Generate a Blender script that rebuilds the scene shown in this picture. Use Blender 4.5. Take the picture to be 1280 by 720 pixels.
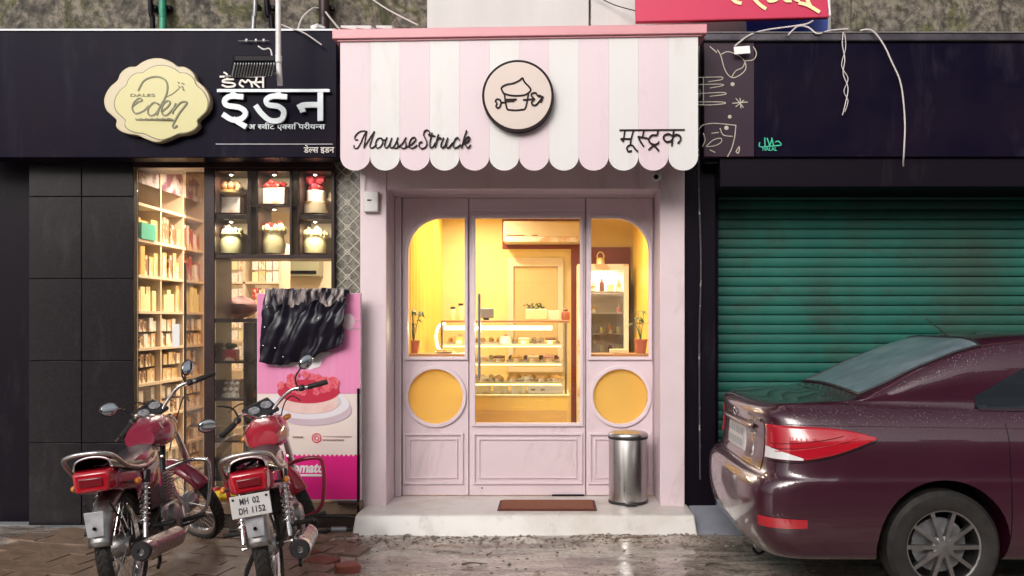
import bpy, bmesh, math, random
from mathutils import Vector, Matrix, noise
random.seed(7)
R = math.radians
PI = math.pi
for o in list(bpy.data.objects): bpy.data.objects.remove(o)
S = bpy.context.scene
C = S.collection

# ------------------------------------------------------------------ camera
F, D, H, VX, HY = 1150.0, 6.97, 1.55, 690.0, 400.0
cam_d = bpy.data.cameras.new('camera'); cam = bpy.data.objects.new('camera', cam_d); C.objects.link(cam)
cam.location = (0, -D, H); cam.rotation_euler = (R(90), 0, 0)
cam_d.sensor_width = 36; cam_d.lens = F / 1280 * 36
cam_d.shift_x = -(VX - 640) / 1280; cam_d.shift_y = (HY - 360) / 1280
cam_d.clip_start = 0.05; cam_d.clip_end = 500
S.camera = cam
# ------------------------------------------------------------------ sky and sun (bright overcast after rain)
SUN_EL, SUN_AZ = 25, 200
w = bpy.data.worlds.new('World'); S.world = w; w.use_nodes = True
nt = w.node_tree; nt.nodes.clear()
sky = nt.nodes.new('ShaderNodeTexSky'); sky.sky_type = 'NISHITA'; sky.sun_disc = False
sky.sun_elevation = R(SUN_EL); sky.sun_rotation = R(SUN_AZ); sky.air_density = 1.0; sky.dust_density = 6.0; sky.ozone_density = 1.0
hs = nt.nodes.new('ShaderNodeHueSaturation'); hs.inputs['Saturation'].default_value = 0.25
bg = nt.nodes.new('ShaderNodeBackground'); bg.inputs['Strength'].default_value = 0.14
out = nt.nodes.new('ShaderNodeOutputWorld')
nt.links.new(sky.outputs[0], hs.inputs['Color']); nt.links.new(hs.outputs[0], bg.inputs[0]); nt.links.new(bg.outputs[0], out.inputs[0])
sd = bpy.data.lights.new('sun', 'SUN'); sd.energy = 1.3; sd.angle = R(35); sd.color = (1, .95, .92)
so = bpy.data.objects.new('sun', sd); C.objects.link(so)
az = R(SUN_AZ)
sdir = Vector((math.sin(az) * math.cos(R(SUN_EL)), math.cos(az) * math.cos(R(SUN_EL)), math.sin(R(SUN_EL))))
so.rotation_euler = sdir.to_track_quat('Z', 'Y').to_euler(); so.location = (0, 0, 12)
S.view_settings.view_transform = 'Standard'; S.view_settings.look = 'None'; S.view_settings.gamma = 1
S.view_settings.exposure = 0.12
S.cycles.use_denoising = True
S.cycles.max_bounces = 8; S.cycles.transparent_max_bounces = 24; S.cycles.sample_clamp_indirect = 4

# ------------------------------------------------------------------ helpers
def sc(y): return F / (D + y)
def X(px, y=0): return (px - VX) / sc(y)
def Z(py, y=0): return H - (py - HY) / sc(y)

def catmull(pts, n=6, closed=False):
    P = [Vector(p) for p in pts]
    if len(P) < 3: return P
    out = []; m = len(P)
    for i in range(m if closed else m - 1):
        if closed: a, b, c, d = P[(i-1) % m], P[i], P[(i+1) % m], P[(i+2) % m]
        else: a, b, c, d = P[max(i-1, 0)], P[i], P[i+1], P[min(i+2, m-1)]
        for k in range(n):
            t = k / n
            out.append(0.5 * ((2*b) + (-a + c)*t + (2*a - 5*b + 4*c - d)*t*t + (-a + 3*b - 3*c + d)*t**3))
    if not closed: out.append(P[-1])
    return out

class MB:
    def __init__(s): s.v = []; s.f = []
    def add(s, v, f):
        n = len(s.v); s.v += [Vector(p) for p in v]; s.f += [tuple(n + i for i in q) for q in f]; return s
    def box(s, x0, x1, y0, y1, z0, z1):
        return s.add([(x0,y0,z0),(x1,y0,z0),(x1,y1,z0),(x0,y1,z0),(x0,y0,z1),(x1,y0,z1),(x1,y1,z1),(x0,y1,z1)],
                     [(0,3,2,1),(4,5,6,7),(0,1,5,4),(1,2,6,5),(2,3,7,6),(3,0,4,7)])
    def hexa(s, p):   # eight corners in the order of box
        return s.add(p, [(0,3,2,1),(4,5,6,7),(0,1,5,4),(1,2,6,5),(2,3,7,6),(3,0,4,7)])
    def bar(s, p0, p1, w, h, up=(0,0,1)):
        p0, p1 = Vector(p0), Vector(p1); d = (p1-p0).normalized(); u = Vector(up)
        if abs(d.dot(u)) > .95: u = Vector((0,1,0))
        a = d.cross(u).normalized() * w/2; b = a.cross(d).normalized() * h/2
        return s.hexa([p0-a-b, p0+a-b, p1+a-b, p1-a-b, p0-a+b, p0+a+b, p1+a+b, p1-a+b])
    def tube(s, path, r, n=8, closed=False, cap=True):
        P = [Vector(p) for p in path]; m = len(P)
        rr = r if isinstance(r, (list, tuple)) else [r]*m
        if len(rr) != m: rr = [rr[0] + (rr[-1]-rr[0]) * i/(m-1) for i in range(m)]
        vs = []; fs = []; up = None
        for i in range(m):
            if closed: t = P[(i+1) % m] - P[(i-1) % m]
            else: t = P[min(i+1, m-1)] - P[max(i-1, 0)]
            if t.length < 1e-9: t = Vector((0,0,1))
            t.normalize()
            if up is None:
                up = Vector((0,0,1)) if abs(t.z) < .9 else Vector((1,0,0))
            a = t.cross(up)
            if a.length < 1e-6: a = t.orthogonal()
            a.normalize(); b = a.cross(t).normalized(); up = b
            for k in range(n):
                q = 2*PI*k/n; vs.append(P[i] + rr[i]*(math.cos(q)*a + math.sin(q)*b))
        for i in range(m if closed else m-1):
            j = (i+1) % m
            for k in range(n):
                l = (k+1) % n; fs.append((i*n+k, i*n+l, j*n+l, j*n+k))
        if cap and not closed:
            fs.append(tuple(range(n-1, -1, -1))); fs.append(tuple((m-1)*n + k for k in range(n)))
        return s.add(vs, fs)
    def cyl(s, p0, p1, r0, r1=None, n=16): return s.tube([p0, p1], [r0, r0 if r1 is None else r1], n)
    def lathe(s, prof, c=(0,0,0), n=24, ax='z'):
        vs = []; fs = []; c = Vector(c); m = len(prof)
        for r, h in prof:
            for k in range(n):
                q = 2*PI*k/n; a, b = r*math.cos(q), r*math.sin(q)
                vs.append(c + (Vector((a,b,h)) if ax == 'z' else Vector((h,a,b)) if ax == 'x' else Vector((b,h,a))))
        for i in range(m-1):
            for k in range(n):
                l = (k+1) % n; fs.append((i*n+k, i*n+l, (i+1)*n+l, (i+1)*n+k))
        if prof[0][0] > 1e-5: fs.append(tuple(range(n-1, -1, -1)))
        if prof[-1][0] > 1e-5: fs.append(tuple((m-1)*n + k for k in range(n)))
        return s.add(vs, fs)
    def ball(s, c, rx, ry=None, rz=None, n=12, m=8, jit=0):
        ry = ry or rx; rz = rz or rx; c = Vector(c); vs = []; fs = []
        for i in range(m+1):
            p = PI*i/m
            for k in range(n):
                q = 2*PI*k/n; d = Vector((math.sin(p)*math.cos(q), math.sin(p)*math.sin(q), math.cos(p)))
                j = 1 + (noise.noise(d*2.3 + c*9)*jit if jit else 0)
                vs.append(c + Vector((d.x*rx, d.y*ry, d.z*rz))*j)
        for i in range(m):
            for k in range(n):
                l = (k+1) % n; fs.append((i*n+k, (i+1)*n+k, (i+1)*n+l, i*n+l))
        return s.add(vs, fs)
    def prism(s, poly, y0, y1):      # poly in x,z; extruded in y
        n = len(poly); v = [(p[0], y0, p[1]) for p in poly] + [(p[0], y1, p[1]) for p in poly]
        return s.add(v, [tuple(range(n)), tuple(range(2*n-1, n-1, -1))] + [(i, n+i, n+(i+1) % n, (i+1) % n) for i in range(n)])
    def grid(s, fn, nu, nv):
        vs = [fn(i/nu, j/nv) for i in range(nu+1) for j in range(nv+1)]
        return s.add(vs, [(i*(nv+1)+j, (i+1)*(nv+1)+j, (i+1)*(nv+1)+j+1, i*(nv+1)+j+1) for i in range(nu) for j in range(nv)])
    def ribbon(s, pts, wd, y0, y1, n=5, smooth=True, closed=False):   # flat stroke in the x,z plane
        P = catmull([(p[0], 0, p[1]) for p in pts], n, closed) if smooth and len(pts) > 2 else [Vector((p[0], 0, p[1])) for p in pts]
        m = len(P); L = []; Rr = []
        for i in range(m):
            t = (P[(i+1) % m]-P[(i-1) % m]) if closed else P[min(i+1, m-1)]-P[max(i-1, 0)]
            if t.length < 1e-9: t = Vector((1,0,0))
            t.normalize(); a = Vector((-t.z, 0, t.x))*wd/2
            L.append(P[i]+a); Rr.append(P[i]-a)
        if not closed:
            t = (P[1]-P[0]).normalized()*wd*.3; L[0] = L[0]-t; Rr[0] = Rr[0]-t
            t = (P[-1]-P[-2]).normalized()*wd*.3; L[-1] = L[-1]+t; Rr[-1] = Rr[-1]+t
        vs = []
        for a, b in zip(L, Rr): vs += [(a.x,y0,a.z),(b.x,y0,b.z),(b.x,y1,b.z),(a.x,y1,a.z)]
        fs = []
        for i in range(m if closed else m-1):
            j = (i+1) % m
            for k in range(4): l = (k+1) % 4; fs.append((i*4+k, j*4+k, j*4+l, i*4+l))
        if not closed: fs += [(0,1,2,3), ((m-1)*4+3, (m-1)*4+2, (m-1)*4+1, (m-1)*4)]
        return s.add(vs, fs)
    def merge(s, o): return s.add(o.v, o.f)
    def xf(s, M):
        s.v = [M @ p for p in s.v]; return s
    def mesh(s, name, mat=None, smooth=True, off=None):
        me = bpy.data.meshes.new(name); vv = s.v if off is None else [p-off for p in s.v]
        me.from_pydata([tuple(p) for p in vv], [], s.f)
        bm = bmesh.new(); bm.from_mesh(me); bmesh.ops.recalc_face_normals(bm, faces=bm.faces); bm.to_mesh(me); bm.free()
        if smooth:
            me.shade_smooth(); me.set_sharp_from_angle(angle=R(38))
        if mat: me.materials.append(mat)
        return me

def fill2d(loops, y0, y1, bevel=0):      # closed x,z loops (outer + holes) filled and extruded in y
    cu = bpy.data.curves.new('tmp', 'CURVE'); cu.dimensions = '2D'; cu.fill_mode = 'BOTH'
    for lp in loops:
        sp = cu.splines.new('POLY'); sp.points.add(len(lp)-1); sp.use_cyclic_u = True
        for p, q in zip(sp.points, lp): p.co = (q[0], q[1], 0, 1)
    cu.extrude = abs(y1-y0)/2 - bevel; cu.bevel_depth = bevel; cu.bevel_resolution = 1; cu.offset = -bevel if bevel else 0
    return curve_mb(cu, (y0+y1)/2)
def curve_mb(cu, yc):
    o = bpy.data.objects.new('tmp', cu); C.objects.link(o)
    dg = bpy.context.evaluated_depsgraph_get(); me = bpy.data.meshes.new_from_object(o.evaluated_get(dg))
    m = MB(); m.v = [Vector((v.co.x, yc - v.co.z, v.co.y)) for v in me.vertices]; m.f = [tuple(p.vertices) for p in me.polygons]
    bpy.data.objects.remove(o); bpy.data.curves.remove(cu); bpy.data.meshes.remove(me)
    return m
def text_mb(t, x0, x1, zbase, y0, y1, height=None, weight=0, shear=0, anchor='fit'):
    cu = bpy.data.curves.new('tmp', 'FONT'); cu.body = t; cu.size = 1; cu.resolution_u = 3; cu.offset = weight; cu.shear = shear
    cu.extrude = .01
    m = curve_mb(cu, 0)
    xs = [p.x for p in m.v]; zs = [p.z for p in m.v]; a, b = min(xs), max(xs)
    kx = (x1-x0)/(b-a); kz = kx if height is None else height/(max(zs)-min(zs))
    for p in m.v:
        p.x = x0 + (p.x-a)*kx; p.z = zbase + (p.z-min(zs))*kz; p.y = (y0+y1)/2 + (p.y)/.01*(y1-y0)/2
    return m
def circ(cx, cz, r, n=48): return [(cx+r*math.cos(2*PI*i/n), cz+r*math.sin(2*PI*i/n)) for i in range(n)]
def rrect(x0, x1, z0, z1, rad, n=10):   # rad: per corner (bl, br, tr, tl)
    out = []
    for (cx, cz, a0, r) in ((x0, z0, 180, rad[0]), (x1, z0, 270, rad[1]), (x1, z1, 0, rad[2]), (x0, z1, 90, rad[3])):
        if r <= 0: out.append((cx, cz)); continue
        ox = cx + (r if cx == x0 else -r); oz = cz + (r if cz == z0 else -r)
        for k in range(n+1):
            a = R(a0 + 90*k/n); out.append((ox+r*math.cos(a), oz+r*math.sin(a)))
    return out

def rootloc(p):
    v = Vector((0,0,0))
    while p: v = v + p.location; p = p.parent
    return v
def tag(o, label=None, cat=None, group=None, kind=None):
    if label: o['label'] = label
    if cat: o['category'] = cat
    if group: o['group'] = group
    if kind: o['kind'] = kind
    return o
def thing(name, label, cat, loc=(0,0,0), group=None):
    o = bpy.data.objects.new(name, None); C.objects.link(o); o.location = loc; o.empty_display_size = .1
    return tag(o, label, cat, group)
def obj(name, mb, mat, parent=None, smooth=True, bevel=0, label=None, cat=None, group=None, kind=None, subd=0):
    if parent is not None: off = rootloc(parent)
    else:
        xs = [p.x for p in mb.v]; ys = [p.y for p in mb.v]
        off = Vector(((min(xs)+max(xs))/2, (min(ys)+max(ys))/2, min(p.z for p in mb.v)))
    me = mb.mesh(name, mat, smooth, off)
    o = bpy.data.objects.new(name, me); C.objects.link(o)
    if parent is not None: o.parent = parent
    else: o.location = off
    if bevel:
        b = o.modifiers.new('bevel', 'BEVEL'); b.width = bevel; b.segments = 2; b.limit_method = 'ANGLE'; b.angle_limit = R(40)
    if subd:
        b = o.modifiers.new('subdivision', 'SUBSURF'); b.levels = subd; b.render_levels = subd
    return tag(o, label, cat, group, kind)
def inst(name, me, loc, parent=None, rot=None, scale=None, **k):
    o = bpy.data.objects.new(name, me); C.objects.link(o)
    if parent is not None: o.parent = parent; o.location = Vector(loc) - rootloc(parent)
    else: o.location = loc
    if rot: o.rotation_euler = rot
    if scale: o.scale = scale
    return tag(o, **k)

# ------------------------------------------------------------------ materials
def mat(name, col, rough=.5, metal=0, col2=None, scale=6, bump=0, bscale=40, coat=0, spec=.5, rvar=0, lo=.35, hi=.7, stretch=None, detail=6, emis=None, estr=0, dirt=None):
    m = bpy.data.materials.new(name); m.use_nodes = True; n = m.node_tree.nodes; L = m.node_tree.links
    b = n['Principled BSDF']; b.inputs['Base Color'].default_value = (*col, 1); b.inputs['Roughness'].default_value = rough
    b.inputs['Metallic'].default_value = metal; b.inputs['Coat Weight'].default_value = coat; b.inputs['Coat Roughness'].default_value = .04
    b.inputs['Specular IOR Level'].default_value = spec
    if emis: b.inputs['Emission Color'].default_value = (*emis, 1); b.inputs['Emission Strength'].default_value = estr
    tc = n.new('ShaderNodeTexCoord'); mp = n.new('ShaderNodeMapping'); L.new(tc.outputs['Object'], mp.inputs[0])
    if stretch: mp.inputs['Scale'].default_value = stretch
    if col2 is not None or rvar:
        t = n.new('ShaderNodeTexNoise'); t.inputs['Scale'].default_value = scale; t.inputs['Detail'].default_value = detail; t.inputs['Roughness'].default_value = .6
        L.new(mp.outputs[0], t.inputs['Vector'])
        r = n.new('ShaderNodeMapRange'); r.inputs['From Min'].default_value = lo; r.inputs['From Max'].default_value = hi
        L.new(t.outputs['Fac'], r.inputs['Value'])
        if col2 is not None:
            x = n.new('ShaderNodeMix'); x.data_type = 'RGBA'; x.inputs['A'].default_value = (*col, 1); x.inputs['B'].default_value = (*col2, 1)
            L.new(r.outputs[0], x.inputs['Factor']); L.new(x.outputs['Result'], b.inputs['Base Color'])
        if rvar:
            q = n.new('ShaderNodeMapRange'); q.inputs['To Min'].default_value = rough; q.inputs['To Max'].default_value = min(1, max(0, rough+rvar))
            L.new(r.outputs[0], q.inputs['Value']); L.new(q.outputs[0], b.inputs['Roughness'])
    if dirt:      # (colour, noise scale, threshold, amount, stretch): stains with shapes of their own
        dc_, ds_, dt_, da_, dst = dirt
        geo = n.new('ShaderNodeNewGeometry'); m2 = n.new('ShaderNodeMapping'); m2.inputs['Scale'].default_value = dst; L.new(geo.outputs['Position'], m2.inputs[0])
        t3 = n.new('ShaderNodeTexNoise'); t3.inputs['Scale'].default_value = ds_; t3.inputs['Detail'].default_value = 10; t3.inputs['Roughness'].default_value = .72; t3.inputs['Distortion'].default_value = .5
        L.new(m2.outputs[0], t3.inputs['Vector'])
        r3 = n.new('ShaderNodeMapRange'); r3.inputs['From Min'].default_value = dt_; r3.inputs['From Max'].default_value = dt_+.16; r3.inputs['To Max'].default_value = da_
        L.new(t3.outputs['Fac'], r3.inputs['Value'])
        x3 = n.new('ShaderNodeMix'); x3.data_type = 'RGBA'; x3.inputs['B'].default_value = (*dc_, 1); L.new(r3.outputs[0], x3.inputs['Factor'])
        bc_ = b.inputs['Base Color']
        if bc_.links: L.new(bc_.links[0].from_socket, x3.inputs['A'])
        else: x3.inputs['A'].default_value = (*col, 1)
        L.new(x3.outputs['Result'], bc_)
    if bump:
        t2 = n.new('ShaderNodeTexNoise'); t2.inputs['Scale'].default_value = bscale; t2.inputs['Detail'].default_value = 4
        L.new(mp.outputs[0], t2.inputs['Vector'])
        u = n.new('ShaderNodeBump'); u.inputs['Strength'].default_value = bump; u.inputs['Distance'].default_value = .01
        L.new(t2.outputs['Fac'], u.inputs['Height']); L.new(u.outputs[0], b.inputs['Normal'])
    return m
def emit(name, col, st):
    m = bpy.data.materials.new(name); m.use_nodes = True; n = m.node_tree.nodes; n.clear()
    e = n.new('ShaderNodeEmission'); e.inputs[0].default_value = (*col, 1); e.inputs[1].default_value = st
    o = n.new('ShaderNodeOutputMaterial'); m.node_tree.links.new(e.outputs[0], o.inputs[0]); return m
def glassmat(name, tint=(1,1,1), rough=.01, refl=1.0, dust=0.0, dustcol=(.6,.55,.5)):
    m = bpy.data.materials.new(name); m.use_nodes = True; n = m.node_tree.nodes; L = m.node_tree.links; n.clear()
    t = n.new('ShaderNodeBsdfTransparent'); t.inputs[0].default_value = (*tint, 1)
    g = n.new('ShaderNodeBsdfGlossy'); g.inputs['Roughness'].default_value = rough
    fr = n.new('ShaderNodeFresnel'); fr.inputs[0].default_value = 1.5
    mu = n.new('ShaderNodeMath'); mu.operation = 'MULTIPLY'; mu.inputs[1].default_value = refl; mu.use_clamp = True
    L.new(fr.outputs[0], mu.inputs[0])
    x = n.new('ShaderNodeMixShader'); L.new(mu.outputs[0], x.inputs[0]); L.new(t.outputs[0], x.inputs[1]); L.new(g.outputs[0], x.inputs[2])
    o = n.new('ShaderNodeOutputMaterial'); last = x
    if dust:
        d = n.new('ShaderNodeBsdfDiffuse'); d.inputs[0].default_value = (*dustcol, 1)
        tc = n.new('ShaderNodeTexCoord'); no = n.new('ShaderNodeTexNoise'); no.inputs['Scale'].default_value = 5; no.inputs['Detail'].default_value = 6
        L.new(tc.outputs['Object'], no.inputs['Vector'])
        mr = n.new('ShaderNodeMapRange'); mr.inputs['From Min'].default_value = .35; mr.inputs['From Max'].default_value = .8; mr.inputs['To Max'].default_value = dust
        L.new(no.outputs['Fac'], mr.inputs['Value'])
        y = n.new('ShaderNodeMixShader'); L.new(mr.outputs[0], y.inputs[0]); L.new(x.outputs[0], y.inputs[1]); L.new(d.outputs[0], y.inputs[2]); last = y
    L.new(last.outputs[0], o.inputs[0]); return m

M = {}
M['pink'] = mat('pink_paint', (.71,.575,.605), .42, col2=(.67,.53,.56), scale=3, bump=.12, bscale=90, dirt=((.36,.26,.26), 2.2, .56, .5, (1.4,1.4,.5)))
M['pink_trim'] = mat('pink_trim_paint', (.73,.60,.63), .38, col2=(.69,.56,.59), scale=4, dirt=((.38,.28,.28), 3.5, .57, .45, (1,1,1)))
M['cap_pink'] = mat('awning_cap_pink', (.62,.26,.29), .4, col2=(.56,.24,.27), scale=3)
M['st_pink'] = mat('awning_pink', (.66,.535,.57), .45, col2=(.63,.505,.54), scale=2, stretch=(1,1,.3), bump=.1, bscale=5, dirt=((.42,.33,.33), 2.6, .55, .35, (2.2,1,.35)))
M['st_white'] = mat('awning_white', (.655,.63,.62), .45, col2=(.61,.585,.575), scale=2, stretch=(1,1,.3), bump=.1, bscale=5, dirt=((.46,.40,.37), 2.6, .55, .4, (2.2,1,.35)))
M['ink'] = mat('dark_brown_letter', (.014,.004,.007), .5, spec=.15)
M['disc'] = mat('beige_disc', (.60,.50,.45), .45, col2=(.56,.46,.41), scale=3)
M['slab'] = mat('white_marble_step', (.70,.66,.62), .28, col2=(.56,.49,.42), scale=3, rvar=.3, lo=.46, hi=.8, bump=.08, bscale=25, dirt=((.26,.20,.16), 5, .56, .6, (1,1,1)))
M['grey_slab'] = mat('grey_stone_step', (.30,.31,.36), .3, col2=(.24,.24,.28), scale=5, rvar=.25, bump=.08)
M['board'] = mat('black_sign_panel', (.004,.003,.012), .3, col2=(.010,.006,.014), scale=2, rvar=.1, bump=.03, bscale=8, spec=.04, dirt=((.030,.026,.036), 2.2, .54, .5, (1.6,1.6,.35)))
M['black'] = mat('black_metal', (.006,.004,.008), .38, bump=.05, spec=.1, dirt=((.03,.025,.03), 2.2, .56, .5, (1.6,1.6,.4)))
M['dkbrown'] = mat('dark_brown_frame', (.022,.011,.012), .38, col2=(.04,.02,.018), scale=8, spec=.3)
M['rubber'] = mat('rubber', (.010,.009,.009), .6, col2=(.028,.024,.02), scale=14, bump=.3, bscale=60)
M['plastic'] = mat('black_plastic', (.02,.018,.02), .38, rvar=.2, scale=8)
M['chrome'] = mat('chrome', (.72,.70,.70), .12, 1, rvar=.2, scale=9)
M['steel'] = mat('brushed_steel', (.55,.52,.51), .26, 1, rvar=.12, scale=30, stretch=(1,1,.05))
M['alu'] = mat('cast_aluminium', (.42,.41,.41), .4, 1, col2=(.25,.23,.22), scale=10, bump=.15, bscale=60)
M['redpaint'] = mat('red_tank_paint', (.42,.015,.035), .22, coat=.8, col2=(.34,.012,.03), scale=5)
M['maroonpaint'] = mat('maroon_tank_paint', (.26,.02,.05), .25, coat=.8)
M['redlens'] = mat('red_lens', (.45,.008,.02), .12, coat=1, bump=.08, bscale=90)
M['orangelens'] = mat('amber_lens', (.8,.25,.02), .15, coat=1)
M['white'] = mat('white_plastic', (.72,.70,.69), .35, col2=(.6,.57,.55), scale=6)
M['whitelens'] = mat('white_lens', (.8,.78,.78), .12, coat=1)
M['yellowwall'] = mat('yellow_wall', (.82,.66,.31), .6, col2=(.78,.62,.28), scale=2)
M['yellowpanel'] = mat('yellow_laminate', (.88,.62,.13), .4)
M['cream'] = mat('cream_wall', (.72,.62,.48), .6, col2=(.66,.56,.42), scale=3)
M['wood'] = mat('warm_wood', (.45,.22,.08), .45, col2=(.34,.15,.05), scale=5, stretch=(1,8,8))
M['redbrown'] = mat('red_brown_door', (.20,.035,.02), .45)
M['terracotta'] = mat('terracotta', (.45,.12,.06), .7, bump=.1)
M['leaf'] = mat('leaf_green', (.06,.11,.03), .5, col2=(.09,.15,.04), scale=9)
M['glass'] = glassmat('window_glass', (.98,.97,.95), refl=2.6, dust=.05)
M['caseglass'] = glassmat('case_glass', (.97,.97,.95), refl=1.0)
def frostmat():
    m = bpy.data.materials.new('frosted_amber_film'); m.use_nodes = True; n = m.node_tree.nodes; L = m.node_tree.links; n.clear()
    t = n.new('ShaderNodeBsdfTranslucent'); t.inputs[0].default_value = (.98,.80,.36,1)
    d = n.new('ShaderNodeBsdfDiffuse'); d.inputs[0].default_value = (.88,.68,.24,1)
    g = n.new('ShaderNodeBsdfGlossy'); g.inputs['Roughness'].default_value = .15
    rf = n.new('ShaderNodeBsdfRefraction'); rf.inputs[0].default_value = (.98,.80,.42,1); rf.inputs['Roughness'].default_value = .42; rf.inputs['IOR'].default_value = 1.15
    td = n.new('ShaderNodeMixShader'); td.inputs[0].default_value = .5; L.new(t.outputs[0], td.inputs[1]); L.new(rf.outputs[0], td.inputs[2])
    a = n.new('ShaderNodeMixShader'); a.inputs[0].default_value = .28; L.new(td.outputs[0], a.inputs[1]); L.new(d.outputs[0], a.inputs[2])
    f = n.new('ShaderNodeFresnel'); f.inputs[0].default_value = 1.45
    b = n.new('ShaderNodeMixShader'); L.new(f.outputs[0], b.inputs[0]); L.new(a.outputs[0], b.inputs[1]); L.new(g.outputs[0], b.inputs[2])
    o = n.new('ShaderNodeOutputMaterial'); L.new(b.outputs[0], o.inputs[0]); return m
M['frost'] = frostmat()
M['mat'] = mat('brown_doormat', (.27,.095,.045), .95, col2=(.21,.07,.035), scale=60, bump=.6, bscale=150)
M['maroonmat'] = mat('doormat_border', (.12,.035,.025), .8)
M['pipegreen'] = mat('green_pipe', (.02,.22,.13), .45)
M['cable'] = mat('white_cable', (.55,.5,.48), .5)
M['greymetal'] = mat('grey_metal', (.25,.25,.26), .4, .6)
M['tan'] = mat('tan_stone_plinth', (.30,.20,.135), .35, col2=(.2,.12,.08), scale=6, rvar=.3, bump=.15)
M['paver'] = mat('wet_paver', (.17,.11,.075), .25, col2=(.25,.17,.12), scale=9, rvar=.4, bump=.5, bscale=30)
M['brick'] = mat('red_brick', (.28,.07,.045), .6, col2=(.2,.05,.035), scale=14, bump=.4)
M['gold'] = mat('gold_foil', (.80,.56,.22), .35, .4, col2=(.75,.70,.6), scale=3.2, lo=.5, hi=.54)
M['foilcream'] = mat('pale_yellow_wrap', (.82,.74,.42), .35, col2=(.78,.70,.40), scale=10, bump=.3)
M['redbox'] = mat('red_gift_box', (.40,.03,.03), .4, col2=(.75,.6,.4), scale=2.6, lo=.56, hi=.58)
M['teal'] = mat('teal_box', (.06,.35,.26), .4)
M['brownbox'] = mat('brown_box', (.25,.12,.06), .5, col2=(.70,.6,.42), scale=3, lo=.50, hi=.53)
M['whitebox'] = mat('white_box', (.78,.73,.68), .5, col2=(.62,.42,.28), scale=2.8, lo=.58, hi=.61)
M['pinkbox'] = mat('pink_packet', (.6,.25,.28), .45, col2=(.8,.75,.7), scale=3, lo=.52, hi=.55)
M['orangebox'] = mat('orange_packet', (.65,.34,.12), .45, col2=(.8,.74,.62), scale=3.4, lo=.47, hi=.5)
M['greenglass'] = mat('grey_green_panel', (.30,.30,.20), .35)
M['cakecream'] = mat('cream_icing', (.80,.70,.50), .5)
M['cakebrown'] = mat('chocolate_icing', (.16,.06,.03), .4)
M['cakepink'] = mat('pink_icing', (.75,.35,.35), .45)
M['cakegold'] = mat('golden_pastry', (.65,.38,.10), .5)
M['floor'] = mat('shop_floor', (.45,.36,.25), .25, col2=(.38,.30,.2), scale=3)
M['led'] = emit('led_white', (1,.90,.66), 9)
M['ledwarm'] = emit('led_warm', (1,.72,.34), 5)
M['bulb'] = emit('bulb', (1,.88,.65), 18)
M['soil'] = mat('soil', (.05,.03,.02), .9)
M['paper'] = mat('white_paper', (.75,.73,.72), .6, bump=.1)
M['yellowcloth'] = mat('yellow_plastic_bag', (.75,.50,.03), .4, bump=.3, bscale=20)
M['banner'] = mat('crimson_banner', (.50,.010,.065), .45, col2=(.46,.009,.06), scale=2)
M['bannerletter'] = mat('cream_letter', (.80,.68,.36), .45)
M['blue'] = mat('blue_sheet', (.02,.08,.50), .4)
M['greywall'] = mat('pale_grey_panel', (.50,.50,.48), .5, col2=(.43,.42,.41), scale=3, stretch=(1,1,.3))
# ------------------------------------------------------------------ ground and far setting
def concrete_mat():
    m = bpy.data.materials.new('mossy_concrete'); m.use_nodes = True; n = m.node_tree.nodes; L = m.node_tree.links; b = n['Principled BSDF']
    tc = n.new('ShaderNodeTexCoord')
    def no(s, d, dist=0, sx=(1,1,1)):
        mp = n.new('ShaderNodeMapping'); mp.inputs['Scale'].default_value = sx; L.new(tc.outputs['Object'], mp.inputs[0])
        t = n.new('ShaderNodeTexNoise'); t.inputs['Scale'].default_value = s; t.inputs['Detail'].default_value = d; t.inputs['Roughness'].default_value = .7; t.inputs['Distortion'].default_value = dist
        L.new(mp.outputs[0], t.inputs['Vector']); return t
    def ramp(t, pts):
        r = n.new('ShaderNodeValToRGB'); e = r.color_ramp.elements
        e[0].position, e[0].color = pts[0][0], (*pts[0][1], 1); e[1].position, e[1].color = pts[1][0], (*pts[1][1], 1)
        for p, c in pts[2:]: q = e.new(p); q.color = (*c, 1)
        L.new(t.outputs['Fac'], r.inputs[0]); return r
    a = ramp(no(2.2, 8, 1.0, (1.3,1,.8)), [(.34, (.025,.022,.018)), (.44, (.13,.11,.09)), (.50, (.26,.22,.19)), (.57, (.12,.115,.045)), (.66, (.045,.045,.02))])
    k = ramp(no(14, 8), [(.40, (.18,.17,.15)), (.58, (.80,.80,.74))])
    x = n.new('ShaderNodeMix'); x.data_type = 'RGBA'; x.blend_type = 'MULTIPLY'; x.inputs['Factor'].default_value = 1
    L.new(a.outputs[0], x.inputs['A']); L.new(k.outputs[0], x.inputs['B']); L.new(x.outputs['Result'], b.inputs['Base Color'])
    b.inputs['Roughness'].default_value = .75
    u = n.new('ShaderNodeBump'); u.inputs['Strength'].default_value = .5; u.inputs['Distance'].default_value = .02
    L.new(no(18, 6).outputs['Fac'], u.inputs['Height']); L.new(u.outputs[0], b.inputs['Normal']); return m
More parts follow.
